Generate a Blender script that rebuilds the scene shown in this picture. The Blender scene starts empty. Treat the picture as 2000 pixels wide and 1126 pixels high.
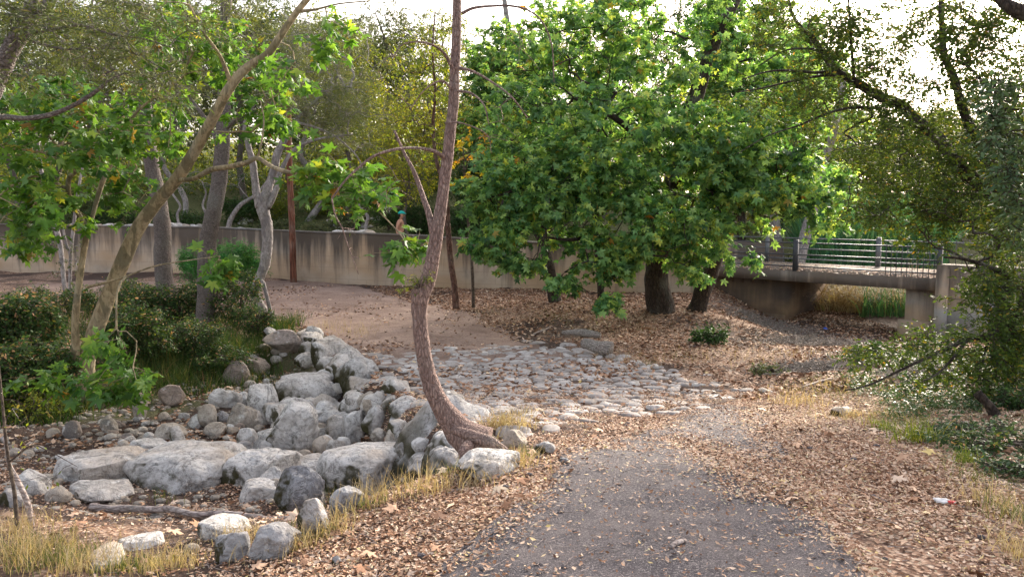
import bpy, bmesh, math, random
import numpy as np
from mathutils import Vector
R = math.radians
sc = bpy.context.scene
col = sc.collection
RG = np.random.default_rng(11)

# ------------------------------------------------------------------ camera
FPX = 1540.0; PITCH = math.atan(163/1540.0); CZ = 1.6
cam = bpy.data.cameras.new('camera'); camo = bpy.data.objects.new('camera', cam); col.objects.link(camo)
cam.sensor_width = 36; cam.lens = 36*FPX/2000; cam.clip_start = .05; cam.clip_end = 2000
camo.location = (0, 0, CZ); camo.rotation_euler = (R(90)-PITCH, 0, 0)
sc.camera = camo
# ------------------------------------------------------------------ world, sun, exposure
SUN_EL, SUN_AZ = R(24), R(32)          # azimuth to the right of +Y
w = bpy.data.worlds.new('World'); sc.world = w; w.use_nodes = True
nt = w.node_tree; nt.nodes.clear()
sky = nt.nodes.new('ShaderNodeTexSky'); sky.sky_type = 'NISHITA'; sky.sun_disc = False
sky.sun_elevation = SUN_EL; sky.sun_rotation = SUN_AZ; sky.dust_density = 4; sky.air_density = 1; sky.ozone_density = .6
hs = nt.nodes.new('ShaderNodeHueSaturation'); hs.inputs['Saturation'].default_value = .5
bg = nt.nodes.new('ShaderNodeBackground'); bg.inputs['Strength'].default_value = .13
wo = nt.nodes.new('ShaderNodeOutputWorld')
tintn = nt.nodes.new('ShaderNodeMix'); tintn.data_type = 'RGBA'; tintn.blend_type = 'MULTIPLY'; tintn.inputs[0].default_value = 1
tintn.inputs[7].default_value = (1.04, .965, .93, 1)
nt.links.new(sky.outputs[0], hs.inputs['Color']); nt.links.new(hs.outputs[0], tintn.inputs[6])
nt.links.new(tintn.outputs[2], bg.inputs[0]); nt.links.new(bg.outputs[0], wo.inputs[0])
sl = bpy.data.lights.new('sun', 'SUN'); slo = bpy.data.objects.new('sun', sl); col.objects.link(slo)
sl.energy = 2.4; sl.angle = R(12); sl.color = (1, .9, .76)
sd = Vector((math.sin(SUN_AZ)*math.cos(SUN_EL), math.cos(SUN_AZ)*math.cos(SUN_EL), math.sin(SUN_EL)))
slo.rotation_euler = (-sd).to_track_quat('-Z', 'Y').to_euler(); slo.location = sd*50
sc.view_settings.view_transform = 'Standard'; sc.view_settings.look = 'None'
sc.view_settings.exposure = 1.92; sc.view_settings.gamma = 1
sc.render.engine = 'CYCLES'
sc.cycles.use_denoising = True
sc.cycles.max_bounces = 6; sc.cycles.diffuse_bounces = 4; sc.cycles.glossy_bounces = 2; sc.cycles.transmission_bounces = 4
sc.cycles.sample_clamp_indirect = 6

# ------------------------------------------------------------------ projection and noise helpers
cp, sp = math.cos(PITCH), math.sin(PITCH)
def at(px, py, Y):
    u = (px-1000)/FPX; v = (563-py)/FPX
    t = Y/(cp+v*sp)
    return np.array([u*t, Y, CZ+(v*cp-sp)*t])
def proj(P):
    P = np.asarray(P, float); d = P-np.array([0, 0, CZ])
    f = d[..., 1]*cp-d[..., 2]*sp; u = d[..., 0]/f; v = (d[..., 1]*sp+d[..., 2]*cp)/f
    return 1000+u*FPX, 563-v*FPX, f
def h3(ix, iy, iz, seed=0):
    n = (ix.astype(np.int64)*374761393+iy.astype(np.int64)*668265263+iz.astype(np.int64)*2147483647+seed*1274126177) & 0xffffffff
    n = ((n ^ (n >> 13))*1274126177) & 0xffffffff
    n = ((n ^ (n >> 16))*2246822519) & 0xffffffff
    return ((n ^ (n >> 15)) & 0xffffff)/float(0xffffff)
def vnoise(P, seed=0):
    P = np.asarray(P, float); i = np.floor(P).astype(np.int64); f = P-i; f = f*f*(3-2*f)
    r = 0
    for dx in (0, 1):
        wx = f[..., 0] if dx else 1-f[..., 0]
        for dy in (0, 1):
            wy = f[..., 1] if dy else 1-f[..., 1]
            for dz in (0, 1):
                wz = f[..., 2] if dz else 1-f[..., 2]
                r = r+wx*wy*wz*h3(i[..., 0]+dx, i[..., 1]+dy, i[..., 2]+dz, seed)
    return r*2-1
def fbm(P, oct=4, seed=0, gain=.5):
    r = 0; a = 1; P = np.asarray(P, float)
    for k in range(oct):
        r = r+a*vnoise(P*(2.03**k)+k*17.3, seed+k); a *= gain
    return r
def n2(x, y, s, seed=0, oct=3):
    return fbm(np.stack([np.asarray(x)*s, np.asarray(y)*s, np.zeros_like(np.asarray(x, float))+seed*.37], -1), oct, seed)
def sst(a, b, x):
    t = np.clip((x-a)/(b-a), 0, 1); return t*t*(3-2*t)
def sdpoly(x, y, poly):
    """signed distance, negative inside"""
    d = np.full(np.shape(x), 1e9); inside = np.zeros(np.shape(x), bool)
    n = len(poly)
    for i in range(n):
        ax, ay = poly[i]; bx, by = poly[(i+1) % n]
        ex, ey = bx-ax, by-ay; wx, wy = x-ax, y-ay
        t = np.clip((wx*ex+wy*ey)/(ex*ex+ey*ey), 0, 1)
        d = np.minimum(d, np.hypot(wx-ex*t, wy-ey*t))
        c = ((ay > y) != (by > y)) & (x < (bx-ax)*(y-ay)/((by-ay) if by != ay else 1e-9)+ax)
        inside ^= c
    return np.where(inside, -d, d)

# ------------------------------------------------------------------ terrain height
CH = [(-.75, 6.0), (-1.25, 7.6), (-1.75, 9.3), (-2.45, 11), (-3.15, 12.7), (-3.9, 14.2), (-4.5, 14.2), (-5.0, 13.0), (-5.9, 11.7), (-7.0, 10.6),
      (-9.5, 9.9), (-14, 9.5), (-14, 5.2), (-7, 5.9), (-4.2, 6.2), (-2.6, 5.75), (-1.4, 5.7)]
BED = [(6.6, 18.5), (7.6, 22.5), (8.2, 27), (12.5, 27), (11.5, 21), (9.5, 17.2), (7.4, 16.2)]
def H(x, y, detail=True):
    x = np.asarray(x, float); y = np.asarray(y, float)
    base = np.interp(y, [0, 3, 5, 6.5, 8, 10, 12, 15, 20, 25, 60], [.1, 0, -.1, -.28, -.52, -.75, -.86, -.95, -.9, -.84, -.6])
    base = base+np.interp(x, [-4, -2, 0], [-.45, -.35, 0])*(1-sst(4.8, 8, y))
    base = base+np.clip(x-3.2, 0, 6)*.10*(1-sst(9, 15, y))
    base = base+.25*np.exp(-((x-2.5)**2/8+(y-18)**2/6))
    sd = sdpoly(x, y, CH)+n2(x, y, .9, 5, 2)*.18
    fz = np.interp(y, [5, 6, 8, 10, 13, 15], [-.74, -.92, -1.16, -1.32, -1.42, -1.38])
    wdt = np.where((x > -4.4) & (y > 6.4), .45, 1.1)
    k = 1-sst(-.35, 1.0, sd/wdt)
    z = base*(1-k)+np.minimum(fz, base)*k
    sb = sdpoly(x, y, BED)
    kb = 1-sst(-.2, 2.6, sb)
    z = z*(1-kb)+(-1.62)*kb
    # leaf-strewn mound on the left bank
    # slope behind the long wall
    wy = np.interp(x, [-20, -7, 2.5, 9], [28.5, 25.6, 23.4, 21.5])
    bh = y-wy
    left = 1-sst(4, 12, x)
    hill = np.interp(bh, [0, 1, 4, 6.5, 9, 16, 40, 80, 200], [0, .3, .35, 1.2, 1.7, 2.8, 6.5, 9.5, 10])*left
    hill = hill+np.interp(bh, [0, 12, 30, 80, 200], [0, 0, 1.0, 3, 4])*(1-left)
    z = z+np.where(bh > 0, hill, 0)
    if detail:
        z = z+n2(x, y, .7, 1, 3)*.04+n2(x, y, 5, 2, 2)*.012
        z = z+n2(x, y, .12, 3, 2)*np.clip((y-30)/30, 0, 1)*1.5
        z = z+k*(n2(x, y, 2.2, 8, 3)*.05)
    return z
_Y = np.concatenate([np.arange(2, 30, .02), np.arange(30, 120, .2)])
def hit(px, py):
    u = (px-1000)/FPX; v = (563-py)/FPX; t = _Y/(cp+v*sp)
    X = u*t; Z = CZ+(v*cp-sp)*t; g = H(X, _Y)
    i = int(np.argmax(Z <= g)) if (Z <= g).any() else len(_Y)-1
    return np.array([X[i], _Y[i], g[i]])

# ------------------------------------------------------------------ mesh helpers
def mkmesh(name, V, loops, sizes, mat=None, smooth=False, attrs=None):
    V = np.asarray(V, np.float32); loops = np.asarray(loops, np.int32).ravel(); sizes = np.asarray(sizes, np.int32)
    me = bpy.data.meshes.new(name)
    me.vertices.add(len(V)); me.vertices.foreach_set('co', V.ravel())
    me.loops.add(len(loops)); me.loops.foreach_set('vertex_index', loops)
    me.polygons.add(len(sizes))
    st = np.zeros(len(sizes), np.int32); st[1:] = np.cumsum(sizes)[:-1]
    me.polygons.foreach_set('loop_start', st)
    if smooth: me.polygons.foreach_set('use_smooth', np.ones(len(sizes), bool))
    for k, (dom, a) in (attrs or {}).items():
        a = np.asarray(a, np.float32)
        if a.ndim == 1:
            t = me.attributes.new(k, 'FLOAT', dom); t.data.foreach_set('value', a)
        else:
            t = me.attributes.new(k, 'FLOAT_COLOR', dom); t.data.foreach_set('color', a.ravel())
    me.update(calc_edges=True)
    if mat: me.materials.append(mat)
    return me
class MB:
    def __init__(s): s.V = []; s.L = []; s.S = []; s.n = 0; s.A = []
    def add(s, V, L, S, tint=0.):
        V = np.asarray(V, float).reshape(-1, 3); L = np.asarray(L).ravel(); S = np.asarray(S).ravel()
        s.V.append(V); s.L.append(L+s.n); s.S.append(S); s.n += len(V)
        s.A.append(np.broadcast_to(np.asarray(tint, float), (len(S),)).copy())
    def build(s, name, mat, parent=None, smooth=False, origin=None):
        V = np.concatenate(s.V) if s.V else np.zeros((0, 3))
        o0 = np.array(origin if origin is not None else (0, 0, 0), float)
        me = mkmesh(name, V-o0, np.concatenate(s.L), np.concatenate(s.S), mat, smooth, {'tint': ('FACE', np.concatenate(s.A))})
        o = bpy.data.objects.new(name, me); col.objects.link(o)
        if parent: o.parent = parent
        else: o.location = o0
        return o
def tag(o, label=None, cat=None, group=None, kind=None):
    if label: o['label'] = label
    if cat: o['category'] = cat
    if group: o['group'] = group
    if kind: o['kind'] = kind
    return o
def thing(name, loc, label, cat, group=None):
    o = bpy.data.objects.new(name, None); col.objects.link(o); o.location = loc; o.empty_display_size = .2
    return tag(o, label, cat, group)
def copy_tree(o, parent=None):
    c = o.copy(); col.objects.link(c); c.parent = parent
    for ch in o.children: copy_tree(ch, c)
    return c
def box(mb, c, s, rz=0, tint=0., bev=0):
    x, y, z = np.array(s)/2.
    V = np.array([(-x, -y, -z), (x, -y, -z), (x, y, -z), (-x, y, -z), (-x, -y, z), (x, -y, z), (x, y, z), (-x, y, z)])
    ca, sa = math.cos(rz), math.sin(rz)
    V = V@np.array([[ca, sa, 0], [-sa, ca, 0], [0, 0, 1]])+np.array(c)
    mb.add(V, [0, 3, 2, 1, 4, 5, 6, 7, 0, 1, 5, 4, 1, 2, 6, 5, 2, 3, 7, 6, 3, 0, 4, 7], [4]*6, tint)
def crom(pts, n=6):
    P = np.asarray(pts, float)
    if len(P) < 3:
        t = np.linspace(0, 1, n+1)[:, None]; return P[0]*(1-t)+P[-1]*t
    Q = np.vstack([2*P[0]-P[1], P, 2*P[-1]-P[-2]]); out = []
    for i in range(1, len(Q)-2):
        for k in range(n):
            t = k/n
            out.append(.5*((2*Q[i])+(-Q[i-1]+Q[i+1])*t+(2*Q[i-1]-5*Q[i]+4*Q[i+1]-Q[i+2])*t*t+(-Q[i-1]+3*Q[i]-3*Q[i+1]+Q[i+2])*t**3))
    out.append(P[-1]); return np.array(out)
def tube(mb, path, rad, sides=12, bump=0., bscale=8., seed=0, cap=True, tint=0.):
    P = np.asarray(path, float); n = len(P); rad = np.broadcast_to(rad, (n,))
    T = np.gradient(P, axis=0); T /= np.linalg.norm(T, axis=1)[:, None]+1e-9
    a = np.array([1., 0, 0]) if abs(T[0][0]) < .8 else np.array([0, 1., 0])
    N = np.zeros((n, 3)); N[0] = np.cross(T[0], a); N[0] /= np.linalg.norm(N[0])
    for i in range(1, n):
        v = N[i-1]-T[i]*np.dot(N[i-1], T[i]); N[i] = v/np.linalg.norm(v)
    B = np.cross(T, N); th = np.arange(sides)*2*math.pi/sides
    D = N[:, None]*np.cos(th)[None, :, None]+B[:, None]*np.sin(th)[None, :, None]
    V = P[:, None]+D*rad[:, None, None]
    if bump:
        f = 1+bump*fbm(V*bscale, 3, seed)
        V = P[:, None]+D*(rad[:, None]*f)[..., None]
    i = np.arange(n-1)[:, None]; j = np.arange(sides)[None]; j2 = (j+1) % sides
    F = np.stack([i*sides+j, i*sides+j2, (i+1)*sides+j2, (i+1)*sides+j], -1).reshape(-1, 4)
    L = [F.ravel()]; S = [np.full(len(F), 4)]
    if cap:
        L += [np.arange(sides)[::-1], (n-1)*sides+np.arange(sides)]; S += [np.array([sides]), np.array([sides])]
    mb.add(V.reshape(-1, 3), np.concatenate(L), np.concatenate(S), tint)
def prisms(mb, A, B, ra, rb, sides=3, tint=0.):
    """many short tapered sticks at once"""
    A = np.asarray(A, float); B = np.asarray(B, float); n = len(A)
    if not n: return
    T = B-A; T /= np.linalg.norm(T, axis=1)[:, None]+1e-9
    ref = np.where(np.abs(T[:, 2:3]) < .9, np.array([[0, 0, 1.]]), np.array([[1., 0, 0]]))
    N = np.cross(T, ref); N /= np.linalg.norm(N, axis=1)[:, None]+1e-9; C = np.cross(T, N)
    th = np.arange(sides)*2*math.pi/sides
    D = N[:, None]*np.cos(th)[None, :, None]+C[:, None]*np.sin(th)[None, :, None]
    ra = np.broadcast_to(ra, (n,)); rb = np.broadcast_to(rb, (n,))
    V = np.concatenate([A[:, None]+D*ra[:, None, None], B[:, None]+D*rb[:, None, None]], 1)
    j = np.arange(sides); j2 = (j+1) % sides
    F = np.stack([j, j2, j2+sides, j+sides], -1)
    L = (F[None]+(np.arange(n)*2*sides)[:, None, None]).reshape(-1)
    mb.add(V.reshape(-1, 3), L, np.full(n*sides, 4), tint)
def unit(v): return v/(np.linalg.norm(v, axis=-1, keepdims=True)+1e-9)
def scatter(mb, tpl, P, size, tipdir, normal, tint):
    """copy a leaf template: its y axis along tipdir, z along normal"""
    TV, TL, TS = tpl; n = len(P); size = np.broadcast_to(size, (n,))
    y = unit(tipdir); z = unit(normal-y*np.sum(normal*y, -1, keepdims=True)); x = np.cross(y, z)
    V = P[:, None]+size[:, None, None]*(TV[None, :, 0:1]*x[:, None]+TV[None, :, 1:2]*y[:, None]+TV[None, :, 2:3]*z[:, None])
    L = (np.asarray(TL)[None]+(np.arange(n)*len(TV))[:, None]).ravel()
    mb.add(V.reshape(-1, 3), L, np.tile(TS, n), np.repeat(np.broadcast_to(tint, (n,)), len(TS)))
def palm(fold=.22, droop=.25):
    a = [(-55, .30), (-22, .62), (2, .36), (22, .60), (38, .98), (56, .62), (66, .44), (76, .66)]
    rt = [(0, -.04)]+[(r*math.cos(R(t)), r*math.sin(R(t))) for t, r in a]+[(0, 1.08)]
    V = [(x, y) for x, y in rt]+[(-x, y) for x, y in rt[1:-1]]
    V3 = np.array([(x, y, -fold*abs(x)-droop*(x*x+max(y, 0)**2)*.6+.10*math.sin(7*x+3*y)) for x, y in V])
    k = len(rt)
    right = list(range(k)); left = [0, k-1]+list(range(k+len(a)-1, k-1, -1))
    return V3, right+left, [len(right), len(left)]
def oval(wd=.5, fold=.2, droop=.2):
    V = np.array([(0, 0, 0), (wd*.38, .28, 0), (wd*.42, .6, 0), (0, 1, 0), (-wd*.42, .6, 0), (-wd*.38, .28, 0)], float)
    V[:, 2] = -fold*np.abs(V[:, 0])-droop*V[:, 1]**2
    return V, [0, 1, 2, 3, 0, 3, 4, 5], [4, 4]
def dia(wd=.5, fold=.15):
    V = np.array([(0, 0, 0), (wd/2, .45, -fold), (0, 1, -.1), (-wd/2, .45, -fold)], float)
    return V, [0, 1, 2, 0, 2, 3], [3, 3]
def curl(wd=.55):
    V = np.array([(0, -.5, .12), (wd/2, 0, .0), (0, .5, .18), (-wd/2, 0, .12), (0, 0, -.02)], float)
    return V, [0, 1, 4, 1, 2, 4, 2, 3, 4, 3, 0, 4], [3]*4
PALM, OVAL, DIA, NARROW, CURL = palm(), oval(), dia(.5), dia(.16, .03), curl()
NEEDLE = dia(.10, .01)

# ------------------------------------------------------------------ materials
def M(name): 
    m = bpy.data.materials.new(name); m.use_nodes = True
    t = m.node_tree; t.nodes.clear(); return m, t
def nd(t, typ, **kw):
    n = t.nodes.new('ShaderNode'+typ)
    for k, v in kw.items():
        if k.startswith('_'): n.inputs[k[1:]].default_value = v
        else: setattr(n, k, v)
    return n
def lk(t, a, b): t.links.new(a, b)
def ramp(t, fac, stops, interp='LINEAR'):
    r = t.nodes.new('ShaderNodeValToRGB'); r.color_ramp.interpolation = interp
    e = r.color_ramp.elements
    while len(e) < len(stops): e.new(.5)
    for k, (p, c) in enumerate(stops):
        e[k].position = p; c = c if isinstance(c, (tuple, list)) else (c, c, c); e[k].color = (*c[:3], 1)
    lk(t, fac, r.inputs[0]); return r.outputs[0]
def mixc(t, fac, a, b, blend='MIX'):
    m = t.nodes.new('ShaderNodeMix'); m.data_type = 'RGBA'; m.blend_type = blend
    for s, v in ((0, fac), (6, a), (7, b)):
        if hasattr(v, 'links'): lk(t, v, m.inputs[s])
        elif s == 0: m.inputs[0].default_value = v
        else: m.inputs[s].default_value = (*v[:3], 1)
    return m.outputs[2]
def noise(t, scale, detail=4, rough=.55, vec=None, dist=0):
    n = nd(t, 'TexNoise', _Scale=scale, _Detail=detail, _Roughness=rough, _Distortion=dist)
    if vec is not None: lk(t, vec, n.inputs['Vector'])
    return n.outputs['Fac']
def vor(t, scale, vec=None, feature='F1', rnd=1.):
    n = nd(t, 'TexVoronoi', feature=feature, _Scale=scale, _Randomness=rnd)
    if vec is not None: lk(t, vec, n.inputs['Vector'])
    return n
def math_(t, op, a, b=None, clamp=False):
    m = nd(t, 'Math', operation=op); m.use_clamp = clamp
    for i, v in enumerate((a, b)):
        if v is None: continue
        if hasattr(v, 'links'): lk(t, v, m.inputs[i])
        else: m.inputs[i].default_value = v
    return m.outputs[0]
def ocoord(t, scale=(1, 1, 1)):
    c = nd(t, 'TexCoord'); m = nd(t, 'Mapping'); lk(t, c.outputs['Object'], m.inputs[0]); m.inputs['Scale'].default_value = scale
    return m.outputs[0]
def finish(t, color, rough=.9, bump=None, bstr=.3, bdist=.02, spec=.3):
    b = nd(t, 'BsdfPrincipled'); o = nd(t, 'OutputMaterial')
    if hasattr(color, 'links'): lk(t, color, b.inputs['Base Color'])
    else: b.inputs['Base Color'].default_value = (*color, 1)
    if hasattr(rough, 'links'): lk(t, rough, b.inputs['Roughness'])
    else: b.inputs['Roughness'].default_value = rough
    b.inputs['Specular IOR Level'].default_value = spec
    if bump is not None:
        n = nd(t, 'Bump', _Strength=bstr, _Distance=bdist); lk(t, bump, n.inputs['Height']); lk(t, n.outputs[0], b.inputs['Normal'])
    lk(t, b.outputs[0], o.inputs[0]); return b
def leafmat(name, stops, trans=.45, rough=.55, spec=.25, gain=1.35, vary=.3):
    stops = [(p, tuple(min(.8, x*gain) for x in c)) for p, c in stops]
    m, t = M(name); a = nd(t, 'Attribute', attribute_name='tint')
    c = ramp(t, a.outputs['Fac'], stops)
    nz = noise(t, 1.7, 2, vec=ocoord(t))
    c = mixc(t, ramp(t, nz, [(.35, .0), (.65, vary)]), c, (.13, .17, .03))
    b = nd(t, 'BsdfPrincipled', _Roughness=rough); b.inputs['Specular IOR Level'].default_value = spec
    lk(t, c, b.inputs['Base Color'])
    tr = nd(t, 'BsdfTranslucent'); tc = mixc(t, 1., c, (1.35, 1.25, .55), 'MULTIPLY'); lk(t, tc, tr.inputs[0])
    mx = nd(t, 'MixShader', _Fac=trans); lk(t, b.outputs[0], mx.inputs[1]); lk(t, tr.outputs[0], mx.inputs[2])
    o = nd(t, 'OutputMaterial'); lk(t, mx.outputs[0], o.inputs[0]); return m
G = {}
G['syc'] = leafmat('sycamore_leaf', [(0, (.035, .10, .03)), (.45, (.07, .17, .03)), (.8, (.13, .25, .04)), (.93, (.22, .30, .045)), (.975, (.30, .20, .04)), (1, (.3, .08, .03))], rough=.42, spec=.5, gain=1.5, trans=.5)
G['sycb'] = leafmat('sycamore_leaf_cool', [(0, (.02, .07, .03)), (.3, (.07, .18, .065)), (.65, (.19, .34, .115)), (.93, (.36, .46, .11)), (.985, (.30, .2, .04)), (1, (.35, .12, .03))], rough=.42, spec=.55, gain=1.6, trans=.5)
G['yellow'] = leafmat('autumn_leaf', [(0, (.14, .20, .03)), (.4, (.42, .38, .04)), (.7, (.55, .30, .03)), (1, (.42, .12, .03))])
G['gold'] = leafmat('golden_green_leaf', [(0, (.14, .20, .03)), (.5, (.32, .35, .045)), (.9, (.50, .46, .06)), (1, (.5, .3, .04))])
G['ygreen'] = leafmat('yellow_green_leaf', [(0, (.06, .10, .02)), (.5, (.14, .19, .03)), (.85, (.26, .28, .04)), (1, (.4, .3, .04))])
G['grey'] = leafmat('grey_green_foliage', [(0, (.06, .09, .045)), (.5, (.11, .14, .07)), (.85, (.16, .18, .09)), (1, (.24, .20, .10))], trans=.3, gain=1.15)
G['olive'] = leafmat('narrow_leaf', [(0, (.03, .045, .02)), (.5, (.055, .075, .03)), (.9, (.10, .12, .05)), (1, (.20, .14, .06))], trans=.3)
G['oak'] = leafmat('small_oak_leaf', [(0, (.022, .045, .012)), (.5, (.05, .09, .02)), (.85, (.10, .15, .025)), (.96, (.22, .19, .03)), (1, (.34, .16, .03))], trans=.4)
G['ivy'] = leafmat('glossy_grey_leaf', [(0, (.025, .055, .03)), (.6, (.05, .10, .05)), (1, (.10, .15, .07))], trans=.25, rough=.4)
G['dark'] = leafmat('dark_green_leaf', [(0, (.018, .05, .018)), (.6, (.035, .09, .025)), (.9, (.06, .14, .03)), (1, (.12, .18, .04))], trans=.3, gain=1.05, vary=.15)
G['pine'] = leafmat('pine_needle', [(0, (.012, .07, .02)), (.6, (.03, .17, .04)), (1, (.08, .28, .06))], trans=.35)
G['reed'] = leafmat('reed_blade', [(0, (.02, .08, .045)), (.6, (.05, .17, .095)), (1, (.16, .27, .14))], trans=.4)
G['dryreed'] = leafmat('dry_reed_blade', [(0, (.20, .14, .08)), (.5, (.38, .30, .19)), (.85, (.52, .44, .31)), (1, (.16, .22, .06))], trans=.3, gain=1.15, vary=0)
G['drygrass'] = leafmat('dry_grass_blade', [(0, (.16, .12, .07)), (.5, (.38, .30, .19)), (.85, (.56, .47, .32)), (1, (.20, .22, .06))], trans=.3, gain=1.1, vary=0)
G['grass'] = leafmat('green_grass_blade', [(0, (.05, .08, .02)), (.5, (.10, .14, .035)), (.8, (.24, .23, .09)), (1, (.42, .34, .19))], trans=.3, gain=1.1, vary=0)
G['under'] = leafmat('undergrowth_leaf', [(0, (.012, .03, .010)), (.45, (.025, .06, .016)), (.75, (.06, .12, .028)), (.9, (.20, .17, .05)), (.93, (.36, .20, .10)), (1, (.50, .28, .16))], trans=.3, gain=1.35, vary=.15)
def littermat():
    m, t = M('fallen_leaf'); a = nd(t, 'Attribute', attribute_name='tint')
    c = ramp(t, a.outputs['Fac'], [(0, (.06, .028, .018)), (.25, (.18, .09, .048)), (.45, (.38, .21, .125)), (.66, (.58, .395, .27)), (.88, (.76, .60, .46)), (.97, (.68, .52, .2)), (1, (.5, .45, .3))])
    finish(t, c, .75, spec=.2); return m
G['litter'] = littermat()
def bark(name, c0, c1, c2, sc_=(14, 14, 4), patch=None, bstr=.7, crack=.55):
    m, t = M(name); v = ocoord(t, sc_)
    n = noise(t, 1.3, 6, .65, v, .6); c = ramp(t, n, [(.3, c0), (.5, c1), (.7, c2)])
    dn = nd(t, 'TexNoise', _Scale=2.5, _Detail=4.); lk(t, v, dn.inputs['Vector'])
    vv = vor(t, 1.1, mixc(t, .30, v, dn.outputs['Color'], 'ADD'), 'DISTANCE_TO_EDGE').outputs[0]
    c = mixc(t, ramp(t, vv, [(0, crack), (.14, 0)]), c, tuple(.35*x for x in c0))
    if patch:
        p = noise(t, .9, 3, .5, ocoord(t, (7, 7, 3)), .4)
        c = mixc(t, ramp(t, p, [(.52, 0), (.57, .8)]), c, patch)
    ml = noise(t, 1.0, 3, .5, ocoord(t, (3, 3, 2)))
    c = mixc(t, ramp(t, ml, [(.5, 0), (.72, .35)]), c, (.28, .29, .25))
    sp2 = noise(t, 3.4, 5, .7, v); c = mixc(t, ramp(t, sp2, [(.36, .55), (.5, 0)]), c, tuple(.5*x for x in c0))
    h = math_(t, 'ADD', ramp(t, vv, [(0, 0), (.2, 1)]), n)
    finish(t, c, .9, h, min(1, bstr*1.3), .02); return m
G['bark0'] = bark('curved_trunk_bark', (.17, .115, .10), (.33, .225, .195), (.47, .36, .31), (48, 48, 15), None, .6, .4)
G['barksyc'] = bark('sycamore_bark', (.20, .15, .085), (.34, .27, .16), (.44, .36, .23), (9, 9, 4), (.15, .125, .07), .25, .0)
G['barkgrey'] = bark('grey_bark', (.10, .08, .075), (.19, .16, .145), (.28, .25, .22), (20, 20, 26), None, .6, .35)
G['barkpale'] = bark('pale_bark', (.17, .15, .14), (.34, .31, .30), (.46, .43, .42), (10, 10, 5), (.20, .18, .18), .4, .12)
G['barkdark'] = bark('dark_bark', (.025, .018, .014), (.055, .04, .03), (.10, .075, .055), (18, 18, 7))
G['barkred'] = bark('red_brown_bark', (.08, .04, .03), (.17, .09, .065), (.26, .17, .13), (14, 14, 5))
G['barktwig'] = bark('twig_bark', (.06, .045, .035), (.11, .085, .065), (.17, .14, .11), (14, 14, 14), None, .2)
def rockmat(name, lo, mid, hi, moss=0., moss_shade_col=(.034, .030, .010)):
    m, t = M(name); g = nd(t, 'NewGeometry'); oi = nd(t, 'ObjectInfo')
    va = nd(t, 'VectorMath', operation='ADD'); lk(t, ocoord(t), va.inputs[0]); lk(t, math_(t, 'MULTIPLY', oi.outputs['Random'], 60.), va.inputs[1]); v = va.outputs[0]
    n = noise(t, 4.5, 8, .62, v, .5); n1 = noise(t, 22, 6, .7, v)
    c = ramp(t, n, [(.28, lo), (.42, mid), (.60, hi)])
    c = mixc(t, ramp(t, n1, [(.38, .6), (.50, 0)]), c, tuple(.40*x for x in mid))
    c = mixc(t, .22, c, ramp(t, oi.outputs['Random'], [(0, (.20, .20, .20)), (.4, (.42, .40, .38)), (.75, (.48, .40, .32)), (1, (.6, .6, .6))]))
    cn = noise(t, 2.3, 7, .6, v, 1.2); cr = math_(t, 'ABSOLUTE', math_(t, 'SUBTRACT', cn, .5))
    c = mixc(t, ramp(t, cr, [(0, .75), (.012, 0)]), c, (.10, .09, .08))
    c = mixc(t, ramp(t, noise(t, 1.3, 3, .5, v), [(.48, 0), (.7, .6)]), c, (.46, .37, .28))
    c = mixc(t, ramp(t, noise(t, 2.1, 7, .72, v, .8), [(.56, 0), (.62, .7)]), c, (.17, .165, .155))
    c = mixc(t, ramp(t, noise(t, 7, 5, .6, v), [(.62, 0), (.68, .7)]), c, (.72, .71, .68))
    sx = nd(t, 'SeparateXYZ'); lk(t, g.outputs['Normal'], sx.inputs[0])
    if moss:
        side = ramp(t, sx.outputs['Z'], [(-.2, 1), (.35, .9), (.75, 0)])
        wst = ramp(t, math_(t, 'MULTIPLY', sx.outputs['X'], -1), [(-.1, .0), (.3, 1)])
        mk = math_(t, 'MULTIPLY', math_(t, 'MULTIPLY', side, wst), ramp(t, noise(t, 2.6, 5, .6, v), [(.58-.34*moss, 0), (.66-.34*moss, 1)]), True)
        c = mixc(t, mk, c, mixc(t, n1, tuple(.5*x for x in moss_shade_col), tuple(2.2*x for x in moss_shade_col)))  # dark moss on left-facing sides, colour deepened to include the kerb's shade
    # leaf debris and soil resting in the hollows of the top
    h = math_(t, 'ADD', math_(t, 'MULTIPLY', n, 1.4), math_(t, 'MULTIPLY', n1, .5))
    finish(t, c, .88, h, 1., .06); return m
G['rock'] = rockmat('limestone_boulder', (.28, .26, .245), (.62, .60, .575), (.80, .79, .77), .25)
G['rockmoss'] = rockmat('mossy_limestone', (.20, .19, .17), (.52, .50, .48), (.74, .73, .72), 1.)
G['rockgrey'] = rockmat('grey_weathered_stone', (.10, .10, .11), (.25, .25, .27), (.45, .46, .48), .5)
G['rockwarm'] = rockmat('buff_river_stone', (.25, .20, .16), (.42, .36, .29), (.58, .53, .46), 0)
G['rockbrown'] = rockmat('brown_soil_stone', (.12, .08, .06), (.22, .16, .125), (.36, .29, .25), 0)
def cobblemat():
    m, t = M('worn_cobble'); v = ocoord(t); a = nd(t, 'Attribute', attribute_name='tint')
    n = noise(t, 9, 6, .65, v); c = ramp(t, a.outputs['Fac'], [(0, (.30, .27, .25)), (.5, (.48, .445, .42)), (1, (.66, .63, .60))])
    c = mixc(t, ramp(t, n, [(.36, .6), (.55, 0)]), c, (.20, .175, .155)); c = mixc(t, ramp(t, noise(t, 60, 3, .6, v), [(.35, .35), (.6, 0)]), c, (.15, .13, .11))
    finish(t, c, .8, n, .5, .02); return m
G['cobble'] = cobblemat()
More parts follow.
